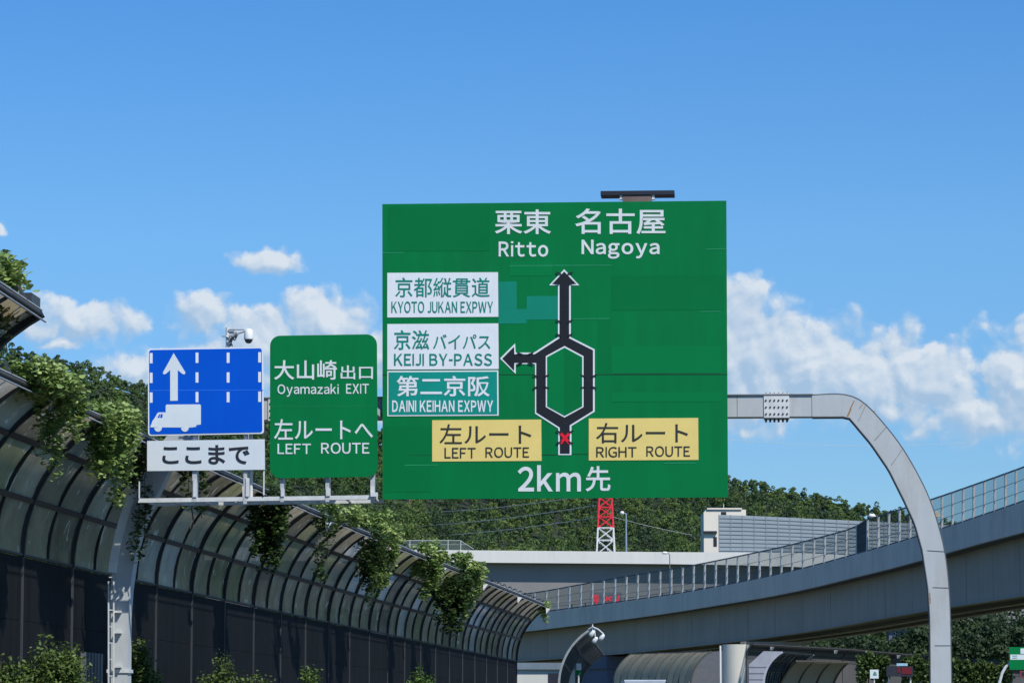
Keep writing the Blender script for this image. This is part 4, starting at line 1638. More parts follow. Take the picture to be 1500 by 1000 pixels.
# red sign on the ramp seen through the fence
s = s_at_px(890, DW - 1.2)
p, t, n = rfr(s); c = p + n * (DW - 1.2)
zdk = zf_(s) + .75
ms_ = thing('message_sign', 'small dark board with red lit marks behind the ramp fence', 'message sign', Vector((c.x, c.y, zdk)))
lx = lambda px: (px - CX) * c.y / F_PX - c.x
lz = lambda py: zof(py, c.y) - zdk
b = MB().box(lx(864), lx(910), 0, .2, lz(886), lz(867)); b.build('board', mat('board_grey', (.13, .15, .17, 1), .6), ms_)
b = MB().box(lx(884), lx(890), .05, .15, 0, lz(888)); b.build('post', GALV, ms_)
REDL = mat('red_lamp', lin(190, 40, 55), .4, emit=(lin(235, 50, 65), .55))
b = MB()
b.box(lx(869), lx(876.5), -.04, -.01, lz(881), lz(870.5)); b.box(lx(872), lx(875), -.04, -.01, lz(884.5), lz(881.2))
for q in ([(884, 873), (887, 872), (896, 879), (894, 880.5)], [(895, 872), (897, 874), (887, 880.5), (885, 878)]):
    b.prism([(lx(x), lz(y)) for x, y in q], -.04 - .02 * (q[0][0] > 890), -.01)
b.prism([(lx(x), lz(y)) for x, y in [(904, 870.5), (907, 871), (907, 880), (900, 880), (900, 877.5), (904, 877)]], -.04, -.01)
b.build('red_marks', REDL, ms_)

# ------------------------------------------------------------------ viaduct behind
VY = 450.0
PARA = mat('parapet_white_concrete', (0.70, 0.69, 0.65, 1), 0.85, var=0.05, scale=0.25, streak=0.6, dirt=(.42, .42, .40, 1), dirt_amt=.35)
WEBM = mat('viaduct_web', (0.26, 0.255, 0.25, 1), 0.7, var=0.08, scale=0.2)
via = thing('viaduct', 'far white parapet viaduct with dark web crossing behind the ramp', 'bridge', Vector((0, VY, 0)))
xl, xr = (300 - CX) * VY / F_PX, (1640 - CX) * VY / F_PX
zpt = table([(300, 801), (648, 805), (970, 808), (1160, 809), (1300, 815), (1640, 828)])
zpb = table([(300, 820), (689, 823.3), (970, 825.5), (1075, 827), (1300, 834), (1640, 848)])
XS = np.linspace(300, 1640, 40)


def vsweep(sec_):
    V, Fc = [], []
    for x in XS:
        X = (x - CX) * VY / F_PX
        ss = sec_(x)
        for y, z in ss: V.append((X, y, z))
    k = len(ss)
    for i in range(len(XS) - 1):
        for j in range(k):
            j2 = (j + 1) % k
            Fc.append((i * k + j, (i + 1) * k + j, (i + 1) * k + j2, i * k + j2))
    Fc += [tuple(range(k)), tuple((len(XS) - 1) * k + j for j in range(k - 1, -1, -1))]
    return MB().add(V, Fc)


T_ = lambda x: zof(zpt(x), VY); B_ = lambda x: zof(zpb(x), VY)
vsweep(lambda x: [(0, B_(x)), (0, T_(x)), (.35, T_(x)), (.35, B_(x))]).build('parapet', PARA, via)
vsweep(lambda x: [(9.6, B_(x)), (9.6, T_(x)), (9.95, T_(x)), (9.95, B_(x))]).build('parapet', PARA, via)
vsweep(lambda x: [(.352, B_(x)), (.352, B_(x) + .5), (9.59, B_(x) + .5), (9.59, B_(x))]).build('deck', SOFF, via)
vsweep(lambda x: [(1.9, B_(x) - 6.2), (1.5, B_(x) - .005), (8.5, B_(x) - .005), (8.1, B_(x) - 6.2)]).build('box_girder', WEBM, via)
for x in (560, 900, 1320):
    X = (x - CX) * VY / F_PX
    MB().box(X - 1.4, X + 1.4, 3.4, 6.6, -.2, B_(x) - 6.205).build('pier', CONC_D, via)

# glass fence on the viaduct
vf = thing('clear_fence', 'low wire framed fence standing on the far white parapet', 'fence', Vector((0, VY, 0)))
b = MB()
fx0, fx1 = 470, 690
X_ = lambda x: (x - CX) * VY / F_PX
FENX = np.linspace(fx0, 675, 12)
for x in FENX:
    b.box(X_(x) - .04, X_(x) + .04, .12, .2, T_(x), zof(791, VY))
b.build('post', GALV, vf)
b = MB()
b.bar((X_(fx0), .16, zof(791, VY)), (X_(718 - 2 - 42), .16, zof(791, VY)), .06, .06)
b.bar((X_(674), .16, zof(791, VY)), (X_(694), .16, zof(803.5, VY)), .06, .06)
b.bar((X_(fx0), .16, zof(797, VY)), (X_(684), .16, zof(797, VY)), .03, .03)
b.build('rail', GALV, vf)
b = MB()
b.prism([(X_(fx0), T_(fx0) + .02), (X_(692), T_(692) + .02), (X_(674), zof(791.5, VY)), (X_(fx0), zof(791.5, VY))], .155, .165)
b.build('clear_panel', glass_mat('hazy_glass', (.8, .85, .85), .72, .15, (.18, .22, .2)), vf)

# louvred sound wall on the viaduct
LOUV = mat('louvre_grey', (0.31, 0.36, 0.39, 1), 0.6, var=0.06, scale=0.4, streak=0.3)
sw = thing('sound_wall', 'pale grey louvred sound wall standing on the far viaduct', 'noise barrier', Vector((0, VY + 1.0, 0)))
wt = table([(1052, 753.5), (1100, 755), (1267, 763), (1420, 770)])
WY = VY + 1.0
XW = lambda x: (x - CX) * WY / F_PX
xs_ = np.arange(1053, 1425, 17.3)
for i in range(len(xs_) - 1):
    x0, x1 = xs_[i], xs_[i + 1]
    b = MB()
    z0a = T_(x0) - .9
    za, zb_ = zof(wt(x0), WY), zof(wt(x1), WY)
    b.prism([(XW(x0) + .05, z0a), (XW(x1) - .05, z0a), (XW(x1) - .05, zb_), (XW(x0) + .05, za)], .05, .15, 0)
    nl = 11
    for k in range(nl):
        h0 = (k + .15) / nl; h1 = (k + .8) / nl
        b.prism([(XW(x0) + .06, z0a + (za - z0a) * h0), (XW(x1) - .06, z0a + (zb_ - z0a) * h0), (XW(x1) - .06, z0a + (zb_ - z0a) * h1), (XW(x0) + .06, z0a + (za - z0a) * h1)], -.03, .047, 0)
    b.build('louvre_panel', LOUV, sw)
    b = MB().box(XW(x0) - .045, XW(x0) + .045, -.06, .14, z0a, za + .02)
    b.build('post', mat('louvre_post', (.27, .31, .34, 1), .6), sw)
vsweep(lambda x: [(.9, T_(x) - 1.5), (.9, T_(x) - .95), (1.3, T_(x) - .95), (1.3, T_(x) - 1.5)]).build('footing', SOFF, sw).location = (0, -1, 0)

# white building beyond
bw = thing('white_building', 'cream white flat roofed building peeking above the louvred wall', 'building', Vector((at(1062, 780, 540).x, 540, 0)))
BC = mat('building_cream', (0.80, 0.74, 0.63, 1), 0.8, var=0.05, scale=0.3, streak=0.4)
bx = lambda px: (px - CX) * 540 / F_PX - bw.location.x
bz = lambda py: zof(py, 540)
MB().prism([(bx(1031), 0), (bx(1031), bz(750)), (bx(1034), bz(747)), (bx(1093), bz(746)), (bx(1093), 0)], 0, 9).build('wall', BC, bw)
b = MB(); b.box(bx(1036), bx(1087), -.25, 9.2, bz(746) + .012, bz(743.6)); b.build('roof', BC, bw)
b = MB(); b.box(bx(1056.5), bx(1064), -.06, -.01, bz(754), bz(749.5)); b.build('window', DARK, bw)
b = MB(); b.box(bx(1030.5), bx(1050), -.5, -.003, bz(781), bz(777.5)); b.build('ledge', DARK, bw)
b = MB(); b.box(bx(1045), bx(1050), -.05, -.01, bz(800), bz(786)); b.build('window', DARK, bw)
b = MB(); b.tube([(bx(1062), 3, bz(744)), (bx(1062), 3, bz(736))], .05, 6); b.build('antenna', GALV, bw)

# ------------------------------------------------------------------ pylons and lines
RW_R = mat('pylon_red', lin(232, 52, 70), 0.5, var=0.06)
RW_W = mat('pylon_white', (0.75, 0.75, 0.74, 1), 0.5, var=0.05)
PY = 500.0
pc = at(887, 760, PY)
py_ = thing('lattice_pylon', 'red and white steel lattice pylon rising behind the viaduct', 'pylon', Vector((pc.x, PY, 0)))


def lattice(root, cxp, Y, prof_px, bands, rbar, x0):
    """prof_px: list of (photo y, half width px) bottom to top; bands: part name and material for each height"""
    sc_ = Y / F_PX
    for i in range(len(prof_px) - 1):
        (ya, wa), (yb, wb) = prof_px[i], prof_px[i + 1]
        za, zb_ = max(0, zof(ya, Y)), zof(yb, Y)
        wa, wb = wa * sc_, wb * sc_
        b = MB()
        c0 = [(sx * wa, sy * wa, za) for sx, sy in ((-1, -1), (1, -1), (1, 1), (-1, 1))]
        c1 = [(sx * wb, sy * wb, zb_) for sx, sy in ((-1, -1), (1, -1), (1, 1), (-1, 1))]
        for k in range(4):
            k2 = (k + 1) % 4
            b.bar(c0[k], c1[k], rbar * 1.7)
            b.bar(c0[k], c1[k2], rbar)
            b.bar(c0[k2], c1[k], rbar)
            b.bar(c1[k], c1[k2], rbar)
        b.build(bands(ya)[0], bands(ya)[1], root)


ys = [1085, 1040, 990, 945, 900, 860, 832, 812, 791, 773, 757, 743, 729, 712, 696, 680, 664, 648, 630, 612, 594, 576, 558, 540]
hwf = table([(540, 3), (600, 5.5), (731, 9.2), (807, 13), (1085, 30)])
bands = lambda y: ('white_section', RW_W) if (790.5 < y < 900 or 648 < y < 700) else ('red_section', RW_R)
lattice(py_, 887, PY, [(y, hwf(y)) for y in ys], bands, .13, pc.x)
b = MB()
for y, hw_ in ((748, 26), (764, 20)):
    pass
for y, hw_ in ((640, 45), (600, 50), (565, 40)):
    z = zof(y, PY)
    b.bar((-hw_ * .1, 0, z), (hw_ * .1, 0, z), .3, .3)
b.build('cross_arm', RW_R, py_)
P2 = 640.0
p2c = at(607, 750, P2)
pb = thing('lattice_pylon', 'small rust brown lattice pylon on the wooded hillside', 'pylon', Vector((p2c.x, P2, zof(800, P2))))
RB_ = mat('pylon_brown', (0.30, 0.22, 0.17, 1), 0.7, var=0.1)
b = MB()
zs0 = zof(800, P2)
sc_ = P2 / F_PX
lv = [(800, 13), (783, 11), (768, 9), (753, 7), (738, 6), (722, 5), (706, 4), (690, 3)]
for (ya, wa), (yb, wb) in zip(lv[:-1], lv[1:]):
    wa, wb = wa * sc_, wb * sc_
    za, zb_ = zof(ya, P2) - zs0, zof(yb, P2) - zs0
    c0 = [(sx * wa, sy * wa, za) for sx, sy in ((-1, -1), (1, -1), (1, 1), (-1, 1))]
    c1 = [(sx * wb, sy * wb, zb_) for sx, sy in ((-1, -1), (1, -1), (1, 1), (-1, 1))]
    for k in range(4):
        k2 = (k + 1) % 4
        b.bar(c0[k], c1[k], .3); b.bar(c0[k], c1[k2], .16); b.bar(c0[k2], c1[k], .16); b.bar(c1[k], c1[k2], .16)
b.build('lattice_frame', RB_, pb)
b = MB()
for y, hw_ in ((742, 17), (726, 18), (706, 15)):
    b.bar((-hw_ * sc_, 0, zof(y, P2) - zs0), (hw_ * sc_, 0, zof(y, P2) - zs0), .25, .25)
b.build('cross_arm', RB_, pb)
WIRE = mat('wire_grey', (0.55, 0.58, 0.52, 1), 0.5)


def wire(p0, Y0, p1, Y1, sag, label, r=.055):
    a, b_ = at(*p0, Y0), at(*p1, Y1)
    pts = []
    for k in range(25):
        t = k / 24
        q = a.lerp(b_, t)
        q.z -= sag * 4 * t * (1 - t)
        pts.append(q - a)
    o = MB().tube(pts, r, 6).build('power_line', WIRE)
    o.location = a
    tag(o, label, 'power line', 'power lines strung across the wooded hill')


wire((520, 772), P2, (873, 739.5), PY, .9, 'middle power line from the brown pylon to the striped pylon')
wire((520, 787), P2, (872, 757.5), PY, .9, 'lowest power line from the brown pylon to the striped pylon')
wire((560, 750), P2, (880, 722), PY, .9, 'topmost power line between the brown pylon and the striped pylon')
wire((898, 757), PY, (1200, 800), 640, 1.2, 'power line leaving the striped pylon toward the cream building', .035)
wire((1068, 644), 600, (1420, 648), 640, .8, 'faint wire high in the sky beyond the gantry arch', .03)


# ------------------------------------------------------------------ street lamps
def lamp(Y, px, y_base, y_top, head_px, label, r=.09, col=None, head=(0.9, .3), z0=None):
    p = at(px, y_top, Y)
    base = zof(y_base, Y) if z0 is None else z0
    t = thing('street_lamp', label, 'street lamp', Vector((p.x, Y, base)))
    h = p.z - base
    dx = (head_px - px) * Y / F_PX
    b = MB()
    b.tube([(0, 0, 0), (0, 0, h * .5), (0, 0, h - .12), (dx * .15, 0, h - .02), (dx * .5, 0, h)], [r * 1.2, r, r * .8, r * .7, r * .6], 10)
    b.build('pole', col or GALV, t)
    b = MB()
    b.tube([(dx * .45, 0, h), (dx * .6, 0, h + .04), (dx * 1.1, 0, h + .05), (dx * 1.35, 0, h)], [.08, head[1] * .5, head[1] * .55, .08], 10)
    b.build('lamp_head', WHITE_PAINT, t, smooth=True)
    return t


lamp(VY + 9, 917, 808, 751.5, 910.5, 'blue grey street lamp standing on the viaduct beside the striped pylon', .13, mat('lamp_blue', (.22, .30, .40, 1), .5), (1, .5))
s = s_at_px(981, DW - .6)
p, t, n = rfr(s)
lamp((p + n * (DW - .6)).y, 981, 0, 810, 973, 'thin street lamp on the ramp in front of the white parapet', .06, STEEL_DARK, (1, .25), z0=zf_(s) + .75)
s = s_at_px(1287, .6)
p, t, n = rfr(s)
lamp((p + n * .6).y, 1287, 0, 756, 1276, 'pale street lamp beside the dark panel of the ramp fence', .09, None, (1, .32), z0=zf_(s) + .75)

# ------------------------------------------------------------------ low white building under the ramp, small signs, truck
wb = thing('utility_building', 'low white utility building with blue grey roof band beyond the barrier end', 'building', Vector((at(800, 1000, 205).x, 205, 0)))
ux = lambda px: (px - CX) * 205 / F_PX - wb.location.x
uz = lambda py: zof(py, 205)
MB().box(ux(740), ux(842), 0, 6, 0, uz(980)).build('wall', mat('utility_white', (.62, .62, .57, 1), .8, var=.05, scale=.6, streak=.5), wb)
MB().box(ux(738), ux(844), -.2, 6.2, uz(980) + .003, uz(970)).build('roof', mat('roof_band', (.17, .22, .26, 1), .5), wb)
b = MB().box(ux(803), ux(822), -.05, -.004, uz(1040), uz(985.5)); b.build('window', DARK, wb)

sg = thing('guide_sign', 'small white and green board inside the barrier end', 'road sign', Vector((at(846, 1000, 200).x, 200, 0)))
gxp = lambda px: (px - CX) * 200 / F_PX - sg.location.x
MB().box(gxp(842.5), gxp(850), 0, .06, zof(987, 200), zof(981, 200)).build('lower_board', GREEN_PATCH, sg)
MB().box(gxp(844), gxp(851), 0, .06, zof(980.8, 200), zof(971, 200)).build('upper_board', PLATE, sg)
MB().tube([(gxp(847), .1, 0), (gxp(847), .1, zof(972, 200))], .05, 8).build('pole', GALV, sg)

# box truck on the road, only its roof in the frame
tY = 158.0
tp = at(945, 995, tY)
tk = thing('box_truck', 'white box truck, only its roof in view below the olive barrier', 'truck', Vector((tp.x, tY, 0)))
WB = mat('truck_white', (.74, .76, .78, 1), .35, var=.04)
b = MB().box(-.93, .93, 0, 5.2, .95, tp.z - .08); b.build('cargo_box', WB, tk)
b = MB().box(-.96, .96, -.03, 5.23, tp.z - .078, tp.z); b.build('roof_rim', mat('truck_rim', (.6, .66, .74, 1), .35), tk)
b = MB(); b.prism([(-.9, .6), (.9, .6), (.9, 1.9), (.8, 2.35), (-.8, 2.35), (-.9, 1.9)], 5.45, 7.0); b.build('cab', WB, tk)
b = MB().box(-.7, .7, .2, 6.9, .55, .94); b.build('chassis', DARK, tk)
for x in (-.75, .75):
    for y in (1.4, 6.2):
        b = MB()
        b.tube([(x - .12, y, .42), (x + .12, y, .42)], .42, 18)
        b.build('wheel', mat('tyre', (.02, .02, .02, 1), .9), tk)
for x in (-.75, .75):
    b = MB().box(x - .12, x + .12, -.03, -.001, .98, 1.15); b.build('tail_light', mat('tail_red', (.4, .02, .02, 1), .3), tk)

# small signs in front of the vine hedge
rY = 232.0


def small(px0, py0, px1, py1, Y):
    return ((px0 - CX) * Y / F_PX, (px1 - CX) * Y / F_PX, zof(py1, Y), zof(py0, Y))


x0, x1, z0, z1 = small(1272, 980, 1284.5, 993, rY)
t = thing('notice_board', 'small square white board in front of the vine hedge', 'road sign', Vector(((x0 + x1) / 2, rY, 0)))
b = MB().box(x0 - t.location.x, x1 - t.location.x, 0, .06, z0, z1); b.build('panel', PLATE, t)
b = MB().prism([(-.10, z0 + .2), (.18, z0 + .2), (.12, z0 + .42), (.0, z1 - .12), (-.06, z0 + .36)], -.01, -.002); b.build('symbol', mat('symbol_green', (.1, .25, .2, 1), .5), t)
b = MB().tube([(0, .12, 0), (0, .12, z1 - .1)], .05, 8); b.build('pole', GALV, t)
x0, x1, z0, z1 = small(1296, 975, 1335, 990, rY)
t = thing('message_sign', 'dark roadside message board with red lit panel among the vines', 'message sign', Vector(((x0 + x1) / 2, rY, 0)))
ox = t.location.x
b = MB().box(x0 - ox, x1 - ox, 0, .35, z0, z1); b.build('board', DARK, t)
a0, a1, c0, c1 = small(1311.5, 976.5, 1316, 984.5, rY); b = MB().box(a0 - ox, a1 - ox, -.03, -.003, c0, c1)
a0, a1, c0, c1 = small(1318.5, 977, 1332.5, 986.5, rY); b.box(a0 - ox, a1 - ox, -.03, -.003, c0, c1)
b.build('red_display', mat('red_dull', lin(80, 14, 26), .5, emit=(lin(120, 12, 34), .3)), t)
a0, a1, c0, c1 = small(1311, 970.8, 1327, 974.6, rY); b = MB().box(a0 - ox, a1 - ox, -.02, .1, c0, c1); b.build('top_board', mat('pale_blue', (.35, .55, .68, 1), .4), t)
for xx in (1300, 1332):
    a0, a1, c0, c1 = small(xx - 1, 980, xx + 1, 1030, rY)
    b = MB().box(a0 - ox, a1 - ox, .36, .45, 0, c1); b.build('post', GALV, t)

gY = 196.0
x0, x1, z0, z1 = small(1475.5, 947, 1520, 980, gY)
t = thing('direction_sign', 'small distant green sign with white blocks on a curved pole', 'road sign', Vector((x0, gY, 0)))
ox = x0
b = MB().box(0, x1 - ox, 0, .06, z0, z1); b.build('panel', GREEN, t)
for r_ in ((1477, 958, 1525, 965.5), (1492, 949, 1515, 957)):
    a0, a1, c0, c1 = small(*r_, gY); b = MB().box(a0 - ox, min(a1, x1) - ox - .02, -.012, -.001, c0, c1); b.build('route_plate', PLATE, t)
b = MB()
for k, yy in enumerate((960, 963)):
    a0, a1, c0, c1 = small(1480, yy - .5, 1487, yy + .5, gY); b.box(a0 - ox, a1 - ox, -.02, -.0125, c0, c1)
b.build('lettering', TEAL_LETTER, t)
b = MB()
cur = [(1458.5, 1065), (1459, 1020), (1461, 1000), (1465, 986), (1470, 977), (1478, 970), (1500, 966)]
b.tube([((x - CX) * gY / F_PX - ox, .2, max(0, zof(y, gY))) for x, y in cur], .085, 10); b.build('pole', GALV, t)
a0, a1, c0, c1 = small(1491, 982, 1506, 991, gY); b = MB().box(a0 - ox, a1 - ox, 0, .1, c0, c1, 0); b.box(a0 - ox + .08, a1 - ox - .08, -.01, -.001, c0 + .06, c1 - .06, 1)
b.build('lower_board', [mat('dull_red', (.25, .05, .04, 1), .5), DARK], t)
b = MB().box((1499 - CX) * gY / F_PX - ox, (1501 - CX) * gY / F_PX - ox, .07, .14, zof(991, gY), zof(980, gY)); b.build('hanger', GALV, t)

# retaining wall behind everything under the ramp
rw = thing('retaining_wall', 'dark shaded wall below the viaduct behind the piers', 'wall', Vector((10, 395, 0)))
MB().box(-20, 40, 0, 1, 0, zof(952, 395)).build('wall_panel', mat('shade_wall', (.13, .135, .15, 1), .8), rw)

# ------------------------------------------------------------------ hills and forest
ridge = table([(-3400, 900), (-2000, 640), (-1000, 520), (-400, 470), (-150, 482), (0, 497), (24, 500), (60, 508), (99, 519), (129, 523), (162, 537), (198, 546), (216, 550), (300, 572), (395, 594), (470, 604), (555, 618),
               (640, 650), (730, 676), (850, 690), (960, 690), (1069, 694), (1109, 695), (1132, 701), (1175, 708), (1217, 719), (1240, 725), (1283, 733), (1328, 737), (1383, 752), (1430, 768), (1500, 795), (1700, 850), (2000, 900), (4400, 960)])
RY = 740.0
TREE_H = 4.2


def hill_z(X, Y):
    px = CX + F_PX * X / Y
    zr = zof(ridge(px), RY) - TREE_H
    u = min(max((Y - 480) / (RY - 480), 0), 1)
    base = 6.0
    z = base + (zr - base) * (u ** 0.85)
    z += (2.2 * math.sin(X * .11 + Y * .05) + 1.6 * math.sin(X * .23 - Y * .09 + 1.3)) * min(1, 4 * u) * (1 - u)
    if Y > RY: z -= (Y - RY) * .25
    if Y < 480: z = 6.0 * max(0, (Y - 462) / 18)
    return z


V, Q = [], []
xs_ = np.linspace(-.75, .75, 180)
ysh = np.linspace(462, 1300, 90)
for y in ysh:
    for u in xs_:
        V.append((u * y, y, hill_z(u * y, y)))
nx = len(xs_)
for j in range(len(ysh) - 1):
    for i in range(nx - 1):
        Q.append((j * nx + i, j * nx + i + 1, (j + 1) * nx + i + 1, (j + 1) * nx + i))
hm = MB().add(V, Q).build('hillside', mat('forest_floor', (.022, .032, .014, 1), .95, var=.4, scale=.15), smooth=True)
tag(hm, kind='structure')


def crown_points(n_leaf, r, h, nl):
    """leaf-card positions and outward normals of one tree crown, foot at origin"""
    lob = []
    for _ in range(nl):
        a = RNG.uniform(0, 6.283)
        rr = r * RNG.uniform(.15, .7)
        lob.append((rr * math.cos(a), rr * math.sin(a), h * RNG.uniform(.45, .86), r * RNG.uniform(.32, .55)))
    lob.append((0, 0, h * .88, r * .4))
    w = np.array([l[3] ** 2 for l in lob]); w /= w.sum()
    idx = RNG.choice(len(lob), n_leaf, p=w)
    A = np.array(lob)[idx]
    d = RNG.normal(size=(n_leaf, 3)); d /= np.linalg.norm(d, axis=1)[:, None]
    d[:, 2] = np.where(d[:, 2] < -.35, -d[:, 2], d[:, 2])
    rad = A[:, 3] * RNG.uniform(.78, 1.08, n_leaf)
    P = A[:, :3] + d * rad[:, None] * np.array([1, 1, .85])
    return P, d


def cards(P, nrm, size, jit=.5):
    N = len(P)
    n = nrm + RNG.normal(size=(N, 3)) * .33
    n /= np.linalg.norm(n, axis=1)[:, None]
    t = RNG.normal(size=(N, 3)); t -= (t * n).sum(1)[:, None] * n; t /= np.linalg.norm(t, axis=1)[:, None]
    s = np.cross(n, t)
    L = (size * (1 + jit * RNG.uniform(-1, 1, N)))[:, None]
    V = np.stack([P - t * L * .6, P + s * L * .42 - t * L * .05, P + t * L * .6, P - s * L * .42 + t * L * .08], 1).reshape(-1, 3)
    return V, (np.arange(N) * 4)[:, None] + np.array([[0, 1, 2, 3]])


tuple_scale = lambda cs, k: [tuple(v * k for v in c) for c in cs]
FOREST = [leaf_mat('forest_leaves_' + n_, [(r_ * 1.42, g_ * 1.38, b_ * 1.28) for r_, g_, b_ in c_], scale=.16, trans=.22, rough=.65) for n_, c_ in (
    ('oak', [(.030, .060, .016), (.050, .095, .024), (.075, .125, .034)]), ('deep', [(.020, .042, .016), (.034, .066, .023), (.052, .090, .030)]),
    ('bright', [(.050, .086, .021), (.075, .12, .028), (.105, .15, .040)]), ('cedar', [(.020, .040, .020), (.032, .058, .026), (.048, .078, .032)]))]
TEMPL = [crown_points(340, RNG.uniform(1.6, 2.4), RNG.uniform(5.6, 7.6), RNG.integers(5, 8)) for _ in range(20)]
VV, QQ, MM, nv = [], [], [], 0
y = 487.0
while y < RY + 8:
    step = 3.3 * (y / 600) if y < RY - 60 else 2.6
    for u in np.arange(-.225, .2, step / y):
        if RNG.uniform() < .07: continue
        X = u * y + RNG.uniform(-1.4, 1.4)
        Y = y + RNG.uniform(-1.7, 1.7)
        P, d = TEMPL[RNG.integers(len(TEMPL))]
        a = RNG.uniform(0, 6.283); sc_ = RNG.uniform(.6, 1.3) if y < RY - 150 else RNG.uniform(.5, 1.0) if y < RY - 60 else RNG.uniform(.4, .68)
        ca, sa = math.cos(a), math.sin(a)
        M_ = np.array([[ca, -sa, 0], [sa, ca, 0], [0, 0, 1]])
        P2_ = P @ M_.T * sc_ + np.array([X, Y, hill_z(X, Y) - .6])
        v, q = cards(P2_, d @ M_.T, .29)
        VV.append(v); QQ.append(q + nv); nv += len(v)
        w_ = .5 + .5 * math.sin(X * .045 + Y * .03) * math.sin(X * .02 - Y * .05 + 2)
        MM.append(np.full(len(q), RNG.choice(4, p=[.34, .30 - .2 * w_, .10 + .2 * w_, .26])))
    y += 3.5
fo = np_mesh('forest', np.concatenate(VV), np.concatenate(QQ), FOREST, mi=np.concatenate(MM))
tag(fo, 'dense green forest covering the hillside behind the viaduct', 'forest', kind='stuff')

# nearer wood seen under the ramp
WTEMPL = [crown_points(480, RNG.uniform(1.8, 2.6), RNG.uniform(6.5, 9.0), RNG.integers(6, 10)) for _ in range(12)]
VV, QQ, nv = [], [], 0
for Y in (372, 380, 388, 396, 404):
    for px in np.arange(1190, 1620, 19):
        X = (px + RNG.uniform(-8, 8) - CX) * Y / F_PX
        P, d = WTEMPL[RNG.integers(len(WTEMPL))]
        zt__ = zof(893 + RNG.uniform(-14, 26) + (16 if px < 1290 else 0) + (1 if px > 1340 else 0) * -12, Y)
        sc_ = RNG.uniform(.85, 1.15)
        for kz in (0, 6):
            P2_ = P * np.array([sc_ * 1.05, sc_ * 1.05, sc_]) + np.array([X, Y, zt__ - 9.5 * sc_ - kz])
            v, q = cards(P2_, d, .32)
            VV.append(v); QQ.append(q + nv); nv += len(v)
WOOD = leaf_mat('wood_leaves', [(.018, .036, .014), (.030, .058, .020), (.055, .088, .026)], scale=.3, trans=.25, rough=.6)
wo_ = np_mesh('woodland', np.concatenate(VV), np.concatenate(QQ), WOOD)
tag(wo_, 'dark green woodland seen under the ramp above the grey noise wall', 'woodland', kind='stuff')

# ------------------------------------------------------------------ vines and shrubs
VINE = leaf_mat('vine_leaves', [(.07, .125, .03), (.15, .24, .06), (.31, .41, .13), (.52, .62, .28)], scale=1.6, trans=.25, rough=.42)
VINE_D = leaf_mat('vine_leaves_shaded', [(.03, .055, .015), (.05, .095, .025), (.09, .14, .04)], scale=1.8, trans=.3, rough=.45)  # shade below the barrier edge mixed into the leaf colour
STEM = mat('vine_stem', (.07, .06, .035, 1), .8, var=.3, scale=8)
_ys = np.linspace(44, 146, 400)
_tp = np.array([pxof((tip_x(y), y, H_TIP)) for y in _ys])


def vine(px0, px1, mound, hang, n, label, Y=None, size=.085, mats_=VINE, stems=3, taper=.5, shift=0.0, seed=1):
    """vine over the barrier edge: px0..px1 along the tip, mound/hang are photo pixels above / below the edge"""
    rng = np.random.default_rng(seed)
    n = int(n * 1.7)
    pxm = (px0 + px1) / 2
    yc = Y or float(np.interp(pxm, _tp[:, 0], _ys))
    k = yc / F_PX
    base = Vector((tip_x(yc) if Y is None else (pxm - CX) * k, yc, H_TIP))
    t = thing('hanging_vine', label, 'vine', base, group='vines over the noise barriers')
    W = (px1 - px0) * k
    P = []
    # strands: each hangs from a point on the edge, clumps of leaves along it
    ncl = max(8, int(n / 32))
    for c in range(ncl):
        f = rng.uniform(0, 1)
        x = (f - .5) * W
        edge = 1 - abs(2 * f - 1) ** 2.2
        zmin = -hang * k * (1 - taper * rng.uniform(0, 1)) * (.35 + .65 * edge) if hang else 0
        zmax = mound * k * (.4 + .6 * edge)
        u = rng.uniform(0, 1)
        z = zmin + (zmax - zmin) * u
        # below the edge the vine hugs the inner face, above it sprawls outward
        dy = rng.uniform(-.8, .8) if z > -.2 else rng.uniform(-.45, .45)
        rad = .10 + .09 * rng.uniform()
        m_ = int(n / ncl)
        d = rng.normal(size=(m_, 3))
        d /= np.linalg.norm(d, axis=1)[:, None]
        q = d * (rad * rng.uniform(.5, 1.15, m_))[:, None] * np.array([.95, 1.2, 1.1 if z > -.2 else 1.7])
        q[:, 0] += x + shift + dy * .1
        q[:, 1] += dy
        q[:, 2] += z
        P.append(q)
    P = np.concatenate(P)
    v, q = leaves(P, size, up=1.0)
    np_mesh('foliage', v, q, mats_, t)
    b = MB()
    for s in range(stems):
        x = rng.uniform(-.4, .4) * W
        pts = [(x * .8, rng.uniform(-.3, .3), mound * k * .5)]
        L = hang * k * rng.uniform(.6, .9)
        for j in range(1, 7):
            pts.append((x + rng.uniform(-.06, .06) + shift, rng.uniform(-.2, .2), -L * j / 6))
        b.tube(pts, .007, 5)
    b.build('stem', STEM, t)
    return t


vine(-34, 10, 84, 10, 800, 'leafy vine on the nearest barrier tip at the edge of view', Y=42.5, size=.10, stems=3, seed=3).location.z += 0
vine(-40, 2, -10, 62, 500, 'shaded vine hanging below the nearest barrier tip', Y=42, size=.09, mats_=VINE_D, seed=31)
vine(8, 104, 26, 8, 1900, 'bright leafy vine mound on the dark barrier left of the blue sign', size=.10, seed=4)
vine(58, 112, 18, 105, 1100, 'ragged vine hanging between the leafy mound and the small white plate', size=.085, seed=5, taper=.8)
vine(134, 188, 26, 92, 2300, 'thick vine hanging over the gantry post beside the blue sign', size=.09, seed=6)
vine(160, 192, 0, 140, 1000, 'leafy vine strand in front of the gantry post below the thick vine', size=.085, seed=33, taper=.75)
vine(170, 196, 0, 215, 600, 'dark vine trailing behind the gantry post', size=.075, mats_=VINE_D, seed=16, taper=.9).location.y += 2.6
vine(268, 300, 4, 125, 520, 'thin dark vine dangling below the walkway rail', size=.085, mats_=VINE_D, seed=7, taper=.9)
